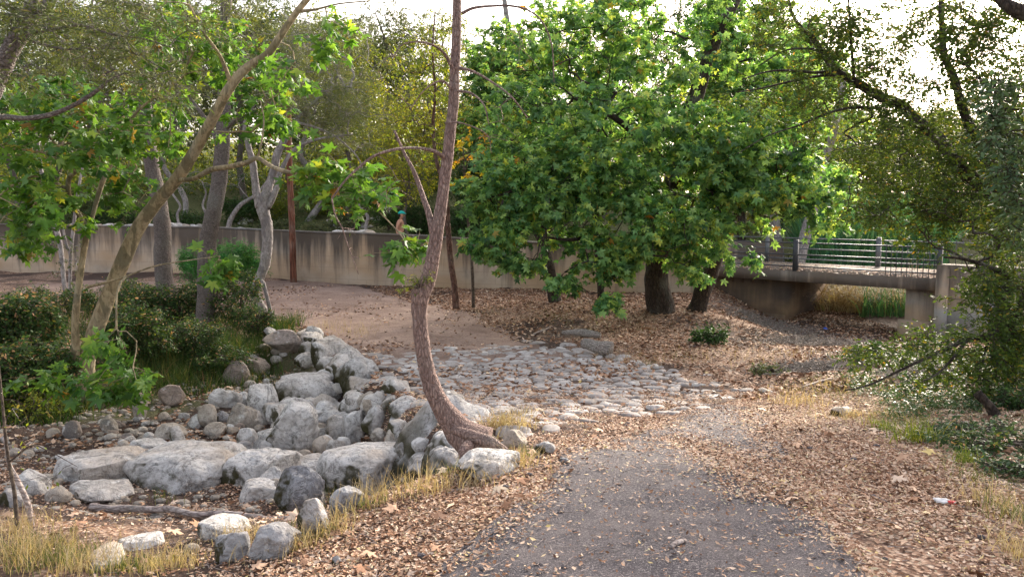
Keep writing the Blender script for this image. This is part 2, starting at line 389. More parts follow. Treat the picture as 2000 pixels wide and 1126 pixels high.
def groundmat():
    m, t = M('leafy_soil'); v = ocoord(t); z = nd(t, 'Attribute', attribute_name='zone'); s = nd(t, 'SeparateColor'); lk(t, z.outputs['Color'], s.inputs[0])
    n = noise(t, 3.5, 8, .6, v); nf = noise(t, 35, 5, .7, v)
    soil = ramp(t, nf, [(.3, (.035, .022, .016)), (.55, (.085, .055, .042)), (.75, (.17, .115, .09))])
    vo = vor(t, 42, v); sep = nd(t, 'SeparateColor'); lk(t, vo.outputs['Color'], sep.inputs[0])
    lit = ramp(t, sep.outputs[0], [(0, (.10, .05, .035)), (.3, (.24, .13, .08)), (.6, (.44, .28, .19)), (.85, (.60, .44, .32)), (1, (.68, .54, .42))])
    lit = mixc(t, ramp(t, vo.outputs['Distance'], [(.35, 0), (.8, .7)]), lit, (.05, .03, .02))
    c = mixc(t, ramp(t, math_(t, 'ADD', s.outputs['Red'], math_(t, 'MULTIPLY', math_(t, 'SUBTRACT', n, .5), .9)), [(.3, 0), (.6, 1)]), soil, lit)
    dirt = ramp(t, n, [(.3, (.21, .145, .12)), (.5, (.31, .225, .19)), (.7, (.40, .30, .25))]); dirt = mixc(t, ramp(t, nf, [(.35, .5), (.5, 0)]), dirt, (.12, .08, .06))
    c = mixc(t, s.outputs['Green'], c, dirt)
    scr = ramp(t, nf, [(.3, (.035, .05, .015)), (.5, (.09, .11, .035)), (.7, (.20, .19, .09))])
    c = mixc(t, s.outputs['Blue'], c, scr)
    h = math_(t, 'ADD', nf, math_(t, 'MULTIPLY', vo.outputs['Distance'], .8))
    finish(t, c, .95, h, .8, .02); return m
G['ground'] = groundmat()
def asphaltmat():
    m, t = M('old_asphalt'); v = ocoord(t)
    st = vor(t, 190, v); sp_ = nd(t, 'SeparateColor'); lk(t, st.outputs['Color'], sp_.inputs[0])
    n = noise(t, 2.2, 7, .65, v); nf = noise(t, 90, 3, .7, v)
    c = ramp(t, sp_.outputs[0], [(0, (.045, .04, .045)), (.55, (.105, .095, .105)), (.84, (.17, .155, .16)), (1, (.40, .36, .34))])
    c = mixc(t, ramp(t, n, [(.38, 0), (.62, .45)]), c, (.20, .175, .17))
    ck = vor(t, 1.1, mixc(t, .12, v, nd(t, 'TexNoise', _Scale=3.).outputs['Color']), 'DISTANCE_TO_EDGE').outputs[0]
    c = mixc(t, ramp(t, ck, [(0, .35), (.008, 0)]), c, (.025, .022, .02))
    h = math_(t, 'ADD', math_(t, 'MULTIPLY', st.outputs['Distance'], -1.), nf)
    finish(t, c, .9, h, .9, .008); return m
G['asphalt'] = asphaltmat()
def dirtmat():
    m, t = M('packed_dirt'); v = ocoord(t); n = noise(t, 1.6, 8, .6, v); nf = noise(t, 26, 6, .75, v)
    c = ramp(t, n, [(.3, (.18, .12, .095)), (.5, (.28, .20, .16)), (.7, (.37, .275, .225))])
    c = mixc(t, ramp(t, nf, [(.36, .75), (.52, 0)]), c, (.13, .075, .05)); c = mixc(t, ramp(t, nf, [(.6, 0), (.7, .5)]), c, (.5, .4, .33))
    finish(t, c, .95, nf, .6, .02); return m
G['dirt'] = dirtmat()
def concmat(name, base, streak=.8, topz=.6, blocks=True):
    m, t = M(name); v = ocoord(t); n = noise(t, 1.1, 7, .6, v)
    c = ramp(t, n, [(.3, tuple(.72*x for x in base)), (.5, base), (.7, tuple(min(1, 1.22*x) for x in base))])
    warm = noise(t, .5, 3, .5, ocoord(t, (1, 1, 2))); c = mixc(t, ramp(t, warm, [(.40, 0), (.62, .6)]), c, (.44, .29, .16))
    sx = nd(t, 'SeparateXYZ'); lk(t, nd(t, 'TexCoord').outputs['Object'], sx.inputs[0])
    hz = nd(t, 'MapRange'); lk(t, sx.outputs['Z'], hz.inputs[0]); hz.inputs[1].default_value = topz-1.25; hz.inputs[2].default_value = topz+.02
    s1 = noise(t, 1.0, 5, .65, ocoord(t, (2.6, 2.6, .22))); s2 = noise(t, .5, 2, .5, ocoord(t, (.8, .8, .1)))
    sfac = math_(t, 'ADD', math_(t, 'MULTIPLY', s1, 1.25), math_(t, 'ADD', math_(t, 'MULTIPLY', hz.outputs[0], .42), math_(t, 'MULTIPLY', s2, .5)))
    c = mixc(t, math_(t, 'MULTIPLY', ramp(t, sfac, [(.92, 0), (1.0, 1)]), 1), c, c)
    k = nd(t, 'MapRange'); lk(t, sfac, k.inputs[0]); k.inputs[1].default_value = .98; k.inputs[2].default_value = 1.28; k.inputs[4].default_value = streak
    c = mixc(t, k.outputs[0], c, (.05, .045, .042))
    if blocks:
        ed = nd(t, 'TexBrick', _Scale=1.0); ed.inputs['Brick Width'].default_value = .62; ed.inputs['Row Height'].default_value = .36; ed.inputs['Mortar Size'].default_value = .008
        mp = nd(t, 'CombineXYZ'); lk(t, sx.outputs['X'], mp.inputs[0]); lk(t, sx.outputs['Z'], mp.inputs[1]); lk(t, mp.outputs[0], ed.inputs['Vector'])
        c = mixc(t, math_(t, 'MULTIPLY', ed.outputs['Fac'], .25), c, (.15, .12, .10))
    finish(t, c, .92, noise(t, 30, 6, .7, v), .4, .02); return m
G['wall'] = concmat('weathered_render', (.45, .37, .29), .85, .62)
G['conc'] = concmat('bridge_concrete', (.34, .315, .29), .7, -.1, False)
G['concdark'] = concmat('dark_concrete', (.10, .075, .06), .6, -.4, False)  # darker, browner base tone for the left abutment
G['concpale'] = concmat('pale_concrete', (.34, .35, .345), .75, .3, False)
def plain(name, c, rough=.5, metal=0., nscale=20, var=.25):
    m, t = M(name); n = noise(t, nscale, 5, .6, ocoord(t))
    cc = ramp(t, n, [(.3, tuple(x*(1-var) for x in c)), (.7, tuple(min(1, x*(1+var)) for x in c))])
    b = finish(t, cc, rough, n, .2, .005); b.inputs['Metallic'].default_value = metal; return m
G['steel'] = plain('painted_dark_steel', (.06, .065, .075), .42)
G['steelpale'] = plain('galvanised_steel', (.15, .16, .17), .5, .2)
G['pole'] = bark('red_stained_timber', (.09, .035, .022), (.20, .075, .045), (.30, .14, .09), (10, 10, 1.2), None, .4)
G['wood'] = bark('grey_dead_wood', (.17, .14, .12), (.40, .35, .31), (.58, .53, .48), (6, 30, 30), None, .6)
G['stick'] = bark('bare_branch_wood', (.24, .19, .175), (.44, .37, .34), (.58, .52, .48), (6, 20, 20), None, .4)
G['skin'] = plain('skin', (.50, .27, .18), .6, 0, 8, .1)
G['teal'] = plain('teal_cloth', (.02, .42, .36), .8, 0, 40, .15)
G['black'] = plain('black_cloth', (.015, .015, .02), .85)
G['hair'] = plain('dark_hair', (.02, .014, .01), .6)
G['white'] = plain('crumpled_white_paper', (.7, .7, .7), .7, 0, 12, .1)
G['red'] = plain('red_packaging', (.6, .05, .05), .5)
G['blue'] = plain('blue_plastic', (.05, .12, .6), .4)
#==NEXT==
# ------------------------------------------------------------------ ground sheet
def axis(a, b, fine, lo, hi, g=1.08, mx=6.):
    m = list(np.arange(a, b+1e-6, fine)); s = fine
    x = b
    while x < hi: s = min(s*g, mx); x += s; m.append(x)
    s = fine; x = a
    while x > lo: s = min(s*g, mx); x -= s; m.insert(0, x)
    return np.array(m)
xs = axis(-9, 7, .055, -150, 150); ys = axis(2.6, 17, .055, -25, 210, 1.06)
def sheet(name, X, Y, Z, mat, zone=None, skirt=False):
    ny, nx = X.shape; V = np.stack([X, Y, Z], -1).reshape(-1, 3)
    i = np.arange(ny-1)[:, None]; j = np.arange(nx-1)[None]
    F = np.stack([i*nx+j, i*nx+j+1, (i+1)*nx+j+1, (i+1)*nx+j], -1).reshape(-1, 4)
    me = mkmesh(name, V, F.ravel(), np.full(len(F), 4), mat, True, {'zone': ('POINT', zone.reshape(-1, 4))} if zone is not None else None)
    o = bpy.data.objects.new(name, me); col.objects.link(o); o['kind'] = 'structure'; return o
X, Y = np.meshgrid(xs, ys)
PX, PY, PF = proj(np.stack([X, Y, H(X, Y)], -1))
WALL = [(-20, 28.5), (-9.6, 26.6), (-7, 25.4), (-2.6, 23.6), (-1.75, 23.3), (2.4, 22.4), (5.2, 21.9)]
def wallY(x): return np.interp(x, [p[0] for p in WALL], [p[1] for p in WALL])
sdc = sdpoly(X, Y, CH)
red = .50+.40*n2(X, Y, .45, 21)+.25*n2(X, Y, 1.6, 22)
red = red-.45*(1-sst(-.2, .9, sdc))-.3*(1-sst(.0, .8, sdc))*sst(9, 11, Y)          # dark soil at the back of the streambed, darkened further as bank shade
red = red-.3*(1-sst(0, .5, sdpoly(X, Y, BED)))
grn = (1-sst(.2, 1.2, np.abs(X-np.interp(Y, [12, 16, 20, 24], [-1.2, -3.2, -5., -7.]))-1.2))*(Y > 12)*(Y < 25)*.6
hl = sst(2, 9, Y-wallY(X))
blu = np.clip(hl*.9, 0, 1)
blu = np.maximum(blu, .75*sst(2.6, 3.3, X-.22*(Y-4.2)+.4*n2(X, Y, .8, 4))*(Y < 11)*(Y > 3))
blu = np.maximum(blu, .6*(1-sst(0, .5, np.hypot(X+6.5, (Y-14.5)*.8)-3)))
zone = np.stack([np.clip(red, 0, 1), np.clip(grn, 0, 1), np.clip(blu, 0, 1), np.ones_like(X)], -1)
sheet('ground', X, Y, H(X, Y), G['ground'], zone)
# ------------------------------------------------------------------ asphalt road and dirt track
def strip(name, rows, mat, nx=40, lift=.012, ragged=.08, seed=3, step=.03):
    """rows: (y, x_left, x_right); edges get ragged and dive under the soil"""
    r = np.array(rows, float); y = np.arange(r[0, 0], r[-1, 0], step)
    xl = np.interp(y, r[:, 0], r[:, 1]); xr = np.interp(y, r[:, 0], r[:, 2])
    xl = xl+ragged*fbm(np.stack([y*2.2, y*0, y*0], -1), 4, seed); xr = xr+ragged*fbm(np.stack([y*2.2, y*0+9, y*0], -1), 4, seed+5)
    t = np.linspace(0, 1, nx); Xs = xl[:, None]*(1-t)+xr[:, None]*t; Ys = np.repeat(y[:, None], nx, 1)+.0
    Ys = Ys+.35*np.sin(Xs*1.3)*sst(r[-1, 0]-1.5, r[-1, 0], Ys)+ragged*1.5*n2(Xs, Ys*0, 2.5, seed)*sst(r[-1, 0]-1.2, r[-1, 0], Ys)
    e = np.minimum(np.minimum(t, 1-t)[None]*(xr-xl)[:, None], (r[-1, 0]-y)[:, None]*.8)
    Z = H(Xs, Ys)+np.where(e < .04, -.03+e*1.05, lift)
    return sheet(name, Xs, Ys, Z, mat)
pr = [hit(*p) for p in ((850, 1120), (1010, 1010), (1075, 900), (1240, 838), (1310, 806), (1350, 792))]
pq = [hit(*p) for p in ((1700, 1120), (1570, 1010), (1500, 900), (1480, 845), (1470, 812), (1450, 792))]
rows = [(-6, -.9, 3.0), (2.0, -.8, 1.6)]+[((a[1]+b[1])/2, a[0], b[0]) for a, b in zip(pr, pq)]
print('ROAD', rows)
rows = [(a, b, c+.10) for a, b, c in rows]; ROADR = np.array(rows)
strip('road', rows, G['asphalt'], lift=.012, ragged=.10)
tr = [(11.8, -2.5, 1.0), (13, -2.9, .7), (14.5, -3.4, .2), (16, -4.2, -.3), (18, -6.0, -.9), (20, -9.5, -2.0), (22, -14, -3.4), (24, -15, -4.5), (25.0, -15, -6.2)]
strip('dirt_track', tr, G['dirt'], nx=90, lift=.012, ragged=.22, seed=9, step=.06)

# ------------------------------------------------------------------ cobbled ford
FP = [hit(*p)[:2] for p in ((880, 838), (1010, 856), (1130, 838), (1230, 812), (1330, 806), (1430, 785), (1440, 762), (1330, 722), (1240, 695), (1130, 676), (1010, 670), (900, 680), (760, 688), (690, 686), (690, 712), (745, 745), (800, 785), (850, 815))]
FP = [tuple(p) for p in FP]; print('FORD', [tuple(round(float(v), 2) for v in p) for p in FP])
fx0, fx1 = min(p[0] for p in FP)-.3, max(p[0] for p in FP)+.3; fy0, fy1 = min(p[1] for p in FP)-.3, max(p[1] for p in FP)+.3
rng = np.random.default_rng(5)
cand = rng.uniform((fx0, fy0), (fx1, fy1), (16000, 2)); keep = np.zeros((0, 2)); rr = []
sdf = sdpoly(cand[:, 0], cand[:, 1], FP)+n2(cand[:, 0], cand[:, 1], 1.1, 3)*.45
sdf = np.maximum(sdf, .30-sdpoly(cand[:, 0], cand[:, 1], CH))
cand = cand[sdf < 0]; csz = rng.choice([.12, .155, .20, .28], len(cand), p=[.25, .35, .28, .12])
metric = np.array([.8, 1.15])
for p, s in zip(cand, csz):
    if len(keep) and (np.linalg.norm((keep-p)*metric, axis=1) < (np.array(rr)+s)/2*1.0).any(): continue
    keep = np.vstack([keep, p]); rr.append(s)
print('COBBLES', len(keep))
mb = MB()
for i, p in enumerate(keep):
    d = (keep-p); dd = np.linalg.norm(d*metric, axis=1); nb = np.argsort(dd)[1:13]
    K = 20; th = np.arange(K)*2*math.pi/K; dirs = np.stack([np.cos(th), np.sin(th)], -1)
    r = np.full(K, .26)
    for j in nb:
        dj = keep[j]-p; L2 = np.linalg.norm(dj); nrm = dj/L2; wgt = rr[i]/(rr[i]+rr[j])
        den = dirs@nrm; q = np.where(den > .05, L2*wgt/np.maximum(den, .05), 9); r = np.minimum(r, q)
    r = (r+np.roll(r, 1)+np.roll(r, -1))/3
    r = r*rng.uniform(.74, .95)*(1+.13*fbm(np.stack([dirs[:, 0]*2+i, dirs[:, 1]*2, dirs[:, 0]*0], -1), 2))
    hh = rng.uniform(.012, .04)
    if rng.random() < .06+.6*sst(-.75, .05, sdpoly(p[0], p[1], FP)): continue
    rings = [(1.0, -.05), (1.0, .0), (.93, .55), (.78, .88), (.5, 1.02), (.22, 1.05)]
    V = []
    for f, hz in rings:
        q = p+dirs*(r*f)[:, None]; z = H(q[:, 0], q[:, 1], False)+n2(q[:, 0], q[:, 1], .7, 1, 3)*.04
        V.append(np.column_stack([q, z+(hz*hh if hz > 0 else hz)+.012*vnoise(np.column_stack([q*9, q[:, 0]*0+i]))*max(hz, 0)]))
    V = np.vstack(V); nR = len(rings); ii = np.arange(nR-1)[:, None]; j = np.arange(K)[None]; j2 = (j+1) % K
    F = np.stack([ii*K+j, ii*K+j2, (ii+1)*K+j2, (ii+1)*K+j], -1).reshape(-1, 4)
    mb.add(V, np.concatenate([F.ravel(), (nR-1)*K+np.arange(K)]), np.concatenate([np.full(len(F), 4), [K]]), np.clip(rng.normal(.5, .25), 0, 1))
o = mb.build('cobbled_ford', G['cobble'], smooth=True); o['kind'] = 'structure'

# ------------------------------------------------------------------ boulders
def ico(n):
    bm = bmesh.new(); bmesh.ops.create_icosphere(bm, subdivisions=n, radius=1)
    V = np.array([v.co[:] for v in bm.verts]); F = np.array([[v.index for v in f.verts] for f in bm.faces]); bm.free(); return V, F
ICO = {k: ico(k) for k in (3, 4, 5)}
def rock(name, c, s, mat, seed, lvl=4, facets=7, rz=None, rough=.10, flat=0., label=None, cat='boulder', group=None):
    V, F = ICO[lvl]; V = V.copy(); g = np.random.default_rng(seed)
    for k in range(facets):
        n = unit(g.normal(size=3)); d = g.uniform(.50, .88)
        V = V-np.maximum(0, V@n-d)[:, None]*n*g.uniform(.7, .95)
    if flat: V[:, 2] = np.where(V[:, 2] > flat, flat+(V[:, 2]-flat)*.35, V[:, 2])
    s = np.array(s, float)
    N = unit(V); P = V*s; q = 1/np.cbrt(s.prod())
    a = fbm(P*q*1.1+seed, 4, seed)*rough+.05*fbm(P*q*5+seed, 3, seed+3)*rough*6*.5
    rid = np.abs(fbm(P*q*2.0+seed*3.1, 3, seed+9)); a = a-.12*np.exp(-(rid/.05)**2)*rough*3.5+.030*rough*8*vnoise(P*q*13+seed, seed+2)*.5
    V = V+N*a[:, None]
    V = V/np.abs(V).max(0)*s
    rz = g.uniform(-.5, .5) if rz is None else rz
    ca, sa = math.cos(rz), math.sin(rz); V = V@np.array([[ca, sa, 0], [-sa, ca, 0], [0, 0, 1]])
    me = mkmesh(name, V, F.ravel(), np.full(len(F), 3), mat, True)
    o = bpy.data.objects.new(name, me); col.objects.link(o); o.location = c
    return tag(o, label, cat, group)
def bould(cx, by, wpx, hpx, mat, seed, label, up=.5, dep=1., name='boulder', lvl=4, rz=None, flat=0, rough=.1, facets=7, cat='boulder', group=None):
    hpx *= 1.25 if wpx > 28 else 1.; wpx *= 1.06
    g0 = hit(cx, by); k = g0[1]/FPX
    sx = wpx*k/2; el = math.atan2(CZ-g0[2], g0[1])
    hm = hpx*k; sy = min(sx*.9*dep, hm*1.5)
    sz = max(.3*sx, (hm/math.cos(el)-sy*math.sin(el)*.9)/(1+up)) if hm else sx*.6
    sz = min(sz, hm*.9)
    c = g0+np.array([0, sy*.8, 0]); c[2] = float(H(c[0], c[1]))+sz*(up)
    return rock(name, c, (sx, sy, sz), mat, seed, lvl, facets, rz, rough, flat, label, cat, group)
B = [
 (560, 890, 112, 88, 'rock', 'large rounded pale boulder with pitted top, alone in the middle of the dry streambed', .75, 5),
 (335, 962, 255, 92, 'rock', 'broad pale rock slab with leaf litter in its dips, above the long bare stick', .3, 5),
 (488, 950, 165, 92, 'rock', 'smooth sloping pale slab just right of the broad slab with leaf litter', .3, 5),
 (168, 945, 180, 75, 'rock', 'low pale slab with dark undercut, leftmost of the big flat slabs', .35, 5),
 (722, 968, 235, 118, 'rock', 'biggest pale rough slab, in the streambed left of the curved trunk base', .35, 5),
 (598, 928, 100, 50, 'rock', 'wavy low slab tucked under the large round boulder', .3, 4),
 (578, 1000, 102, 80, 'rockgrey', 'dark grey domed boulder above the right end of the bare stick', .5, 5),
 (500, 982, 90, 50, 'rock', 'low streaked slab leaning on the dark grey domed boulder', .3, 4),
 (607, 1052, 66, 62, 'rockgrey', 'dark upright stone that the right end of the bare stick touches', .55, 4),
 (525, 1095, 105, 62, 'rockgrey', 'bluish blotched boulder in dry grass at the bottom of the streambed', .45, 5),
 (446, 1100, 70, 66, 'rockgrey', 'grey cracked boulder left of the bluish blotched one in dry grass', .45, 4),
 (430, 1054, 105, 50, 'rock', 'pale crusted rock lying just below the bare stick', .35, 4),
 (676, 1002, 72, 42, 'rockgrey', 'small dark rock with twigs over it at the foot of the biggest slab', .4, 4),
 (190, 1108, 115, 40, 'rockwarm', 'buff flat rock sunk in the grassy near bank at bottom left', .2, 4),
 (262, 1072, 90, 30, 'rock', 'chalky broken stone half buried in litter below the stick', .25, 4),
 (370, 1085, 30, 20, 'rockwarm', 'small buff stone half hidden by near bank grass', .3, 3),
 (590, 797, 135, 62, 'rockmoss', 'long whitish boulder with dark moss on its left end, behind the round boulder', .5, 5),
 (506, 824, 62, 62, 'rock', 'upright pale boulder with grey cap left of the mossy long boulder', .6, 4),
 (462, 833, 66, 50, 'rockwarm', 'buff leaning block left of the grey capped boulder', .45, 4),
 (402, 836, 44, 38, 'rockwarm', 'square edged buff block at the left of the boulder row', .5, 4),
 (433, 828, 34, 24, 'rockgrey', 'small dark wedge stone between two buff blocks', .5, 3),
 (322, 863, 64, 32, 'rockwarm', 'egg shaped buff cobble at the edge of the leaf litter', .5, 4),
 (342, 866, 36, 30, 'rock', 'small white cobble touching the egg shaped buff one', .5, 3),
 (377, 838, 32, 24, 'rock', 'round white cobble left of the square buff block', .5, 3),
 (415, 856, 46, 24, 'rockwarm', 'flat topped buff cobble in front of the square block', .5, 3),
 (568, 815, 76, 36, 'rock', 'smooth white stone directly behind the large round boulder', .5, 4),
 (545, 838, 70, 38, 'rock', 'pale stone wedged against the back of the large round boulder', .5, 4),
 (625, 806, 66, 32, 'rock', 'whitish rounded stone in the boulder pile, above the round boulder', .5, 4),
 (655, 870, 48, 62, 'rock', 'tall pale block right of the large round boulder', .6, 4),
 (692, 868, 50, 56, 'rock', 'cracked pale block, middle one of three under the kerb stones', .6, 4),
 (728, 858, 50, 52, 'rockmoss', 'brown stained block against the foot of the kerb, right end of three', .6, 4),
 (640, 835, 62, 36, 'rock', 'pale stone on the pile above the tall blocks', .6, 4),
 (598, 848, 50, 26, 'rockgrey', 'little grey stone in the gap beside the round boulder', .6, 3),
 (688, 815, 56, 30, 'rock', 'white smooth stone near the kerb at mid pile', .5, 4),
 (655, 790, 52, 24, 'rock', 'pale low stone behind the pile near the kerb', .5, 4),
 (626, 776, 50, 20, 'rock', 'flat whitish stone right of the mossy long boulder', .5, 3),
 (690, 786, 44, 22, 'rock', 'small rounded stone at the foot of the mossy kerb', .5, 3),
 (640, 758, 52, 20, 'rock', 'bluish white flat stone at the far end of the pile', .4, 3),
 (742, 868, 42, 26, 'rock', 'white smooth cobble below the stained block', .5, 3),
 (772, 874, 30, 20, 'rockwarm', 'pinkish cobble against the big kerb boulder', .5, 3),
 (664, 884, 34, 18, 'rock', 'flat small stone in front of the tall blocks', .4, 3),
 (510, 886, 40, 26, 'rock', 'small white stone touching the left side of the round boulder', .5, 3),
 (475, 880, 30, 16, 'rockgrey', 'grey pebble left of the round boulder in brown litter', .5, 3),
 (545, 692, 50, 28, 'rock', 'pale rock half hidden at the grassy bank foot', .5, 4),
 (522, 674, 36, 28, 'rockgrey', 'bluish grey rock under the bank bushes', .5, 3),
 (605, 668, 44, 26, 'rock', 'small pale rock at the far end of the kerb row', .5, 3),
 (548, 726, 80, 36, 'rockbrown', 'broad brown ledge rock at the head of the streambed', .5, 4),
 (452, 752, 60, 44, 'rockbrown', 'brown soil stained boulder at the dark bank foot', .5, 4),
 (490, 736, 58, 34, 'rockbrown', 'dark jagged rock right of the soil stained boulder', .5, 4),
 (598, 722, 56, 22, 'rock', 'flat pale step stone at the streambed head', .4, 3),
 (325, 795, 54, 34, 'rockbrown', 'brown wedge rock lying on dark soil', .5, 4),
 (270, 822, 30, 44, 'rockwarm', 'slanted buff slab standing in litter', .6, 4),
 (206, 850, 34, 34, 'rockwarm', 'buff stone at the foot of the mottled leaning trunk bank', .5, 3),
 (135, 858, 34, 30, 'rockbrown', 'brown stone in the shade under the bank shrubs', .5, 3),
 (98, 855, 24, 22, 'rockwarm', 'small buff stone in dry leaves left of the shaded brown one', .5, 3),
 (240, 775, 36, 30, 'rockbrown', 'brown stone beside the foot of the leaning trunk', .5, 3),
 (265, 790, 30, 24, 'rockbrown', 'small brown stone behind the slanted slab', .5, 3),
 (270, 886, 84, 34, 'rock', 'cream flat slab lying behind the broad slab', .3, 4),
 (340, 880, 60, 22, 'rock', 'thin pale slab edge behind the sloping slab', .3, 3),
 (430, 892, 70, 24, 'rock', 'thin white slab tip near the green tuft', .3, 3),
 (52, 968, 62, 44, 'rock', 'pale angular rock left of the undercut slab', .5, 4),
 (104, 982, 50, 34, 'rockwarm', 'buff angular rock under the undercut slab', .5, 3),
 (12, 990, 50, 34, 'rockgrey', 'grey rock cut by the left edge of view', .4, 3),
 (172, 982, 130, 44, 'rock', 'low pale slab lip below the undercut slab', .25, 4),
]
for i, (cx, by, wp, hp, mt, lb, up, lv) in enumerate(B):
    bould(cx, by, wp, hp, G[mt], 100+i, lb, up, 1.0, lvl=5 if wp > 55 else max(lv, 4), flat=.35 if up <= .35 else 0, rough=.10 if lv < 5 else .12, facets=8 if lv > 3 else 5)
# kerb of mortared boulders between road and streambed
KB = [(606, 652, 46, 14.6, .42, 'small pale stone at the far end of the mossy kerb'), (640, 664, 74, 13.5, .55, 'dark mossed kerb boulder, farthest of the big ones'),
 (672, 690, 74, 12.4, .62, 'whitish kerb boulder with moss on its stream side near the far end'), (706, 708, 62, 11.4, .62, 'kerb boulder furred with moss, halfway along the row'),
 (742, 730, 76, 10.5, .66, 'ridged kerb boulder with brown moss streaks, nearer than halfway'), (777, 750, 66, 9.6, .66, 'narrow kerb boulder with a dark hollow'),
 (816, 778, 98, 8.5, .74, 'wide pale kerb boulder with a mossy left face beside the curved trunk'), (856, 800, 165, 7.3, .98, 'largest kerb boulder, folded grey rock behind the curved trunk foot'),
 (905, 862, 84, 6.2, .55, 'sloping grey kerb stone under the curved trunk'), (806, 838, 92, 7.9, .5, 'lower kerb boulder in the streambed at the foot of the row'), (858, 880, 100, 6.6, .5, 'lower folded kerb rock touching the biggest slab'),
 (893, 900, 62, 5.75, .32, 'wedge of brownish stone propped beneath the trunk foot')]
for i, (cx, top, wp, Yk, hm, lb) in enumerate(KB):
    tp = at(cx, top, Yk); sz = hm*.72
    rock('kerb_boulder', (tp[0]-.04, tp[1]+.08, tp[2]-sz*.88), (wp*Yk/FPX*(.66 if Yk > 8 else .8), .70 if Yk > 7 else .55, sz*1.08), G['rockmoss'], 300+i, 5, 10, .36, .15, .7, lb, 'kerb stone', 'boulders lining the edge of the cobbled ford')
rk = np.random.default_rng(9)
for i in range(9):
    a, b = KB[i], KB[i+1]
    if i in (6, 7, 8, 9): continue
    for f in (.35, .7):
        cx, top, wp, Yk, hm = [a[j]*(1-f)+b[j]*f for j in range(5)]; tp = at(cx+rk.uniform(-16, -2), top+rk.uniform(6, 26), Yk); s = wp*Yk/FPX*rk.uniform(.36, .5)
        rock('kerb_stone', (tp[0]-.05, tp[1], tp[2]-s*.8), (s, s, s*1.05), G['rockmoss'], 360+i*2+int(f > .5), 4, 7, None, .12, .7, 'one of the smaller mossy stones wedged between the big kerb boulders', 'kerb stone', 'small stones filling the kerb row')
for i in range(64):
    if i < 40: t = rk.random(); px, py = 450+270*t+rk.uniform(-40, 20), 775+95*rk.random()+10*t
    else: px, py = rk.uniform(500, 830), rk.uniform(865, 975)
    wp = rk.uniform(30, 58)
    bould(px, py, wp, wp*rk.uniform(.5, .8), G['rock' if rk.random() < .75 else 'rockwarm'], 1400+i, 'one of the mid sized pale stones packed between the large streambed boulders', .3, name='streambed_stone', lvl=4, cat='stone', group='mid sized stones packed in the streambed')
bould(958, 935, 135, 58, G['rock'], 331, 'bluish flat rock with grass round it at the foot of the curved trunk', .3, lvl=5, flat=.4, cat='boulder')
bould(1006, 876, 48, 36, G['rockwarm'], 332, 'small buff stone wedged beside the roots of the curved trunk', .5, lvl=4)
bould(1068, 888, 54, 24, G['rockgrey'], 333, 'black lump of broken asphalt beside the road edge', .3, lvl=4, name='asphalt_lump', cat='lump', rough=.2)
bould(1100, 905, 26, 12, G['rockgrey'], 334, 'small black asphalt crumb next to the broken lump', .3, lvl=3, name='asphalt_lump', cat='lump', rough=.2)
bould(654, 1102, 22, 16, G['rockgrey'], 335, 'dark pebble alone on leaf litter at bottom centre left', .4, lvl=3, cat='stone', name='stone')
bould(1645, 815, 34, 18, G['rock'], 337, 'white stone in the litter near the yellow grass tuft', .4, lvl=3, cat='stone', name='stone')
bould(1500, 768, 34, 12, G['rock'], 338, 'flat pale stone set apart right of the cobbles', .2, lvl=3, cat='stone', name='stone')
# small river stones
g = np.random.default_rng(77); k = 0
while k < 130:
    t = g.random()
    if t < .55: px, py = g.uniform(190, 530), g.uniform(818, 905)
    elif t < .75: px, py = g.uniform(520, 760), g.uniform(750, 900)
    elif t < .9: px, py = g.uniform(0, 250), g.uniform(850, 960)
    else: px, py = g.uniform(480, 640), g.uniform(680, 770)
    wp = g.uniform(11, 26)
    bould(px, py, wp, wp*g.uniform(.5, .75), G[('rock', 'rockwarm', 'rockwarm', 'rock', 'rockbrown')[g.integers(5)]], 400+k, 'small rounded river stone lying among the boulders of the dry streambed', .45, name='river_stone', lvl=3, facets=3, rough=.05, cat='stone', group='small river stones in the streambed'); k += 1
# stones behind the wall top
for k in range(46):
    px = -20+k*14+g.uniform(-5, 5); px = px if k < 40 else 660+12*(k-40)
    yb = float(wallY(at(px, 450, 26)[0]))
    c = at(px, 441 if px < 400 else 449+(px-400)*.02, yb+.9+g.uniform(0, .5)); s = g.uniform(.09, .2)
    rock('wall_top_stone', (c[0], c[1], c[2]-.02), (s*1.4, s, s*.8), G['rock' if k % 3 else 'rockwarm'], 600+k, 3, 5, None, .1, 0, 'one of the pale rubble stones strewn along the top of the long wall', 'stone', 'rubble along the wall top')
# earth berm the rubble lies on is the ground behind the wall

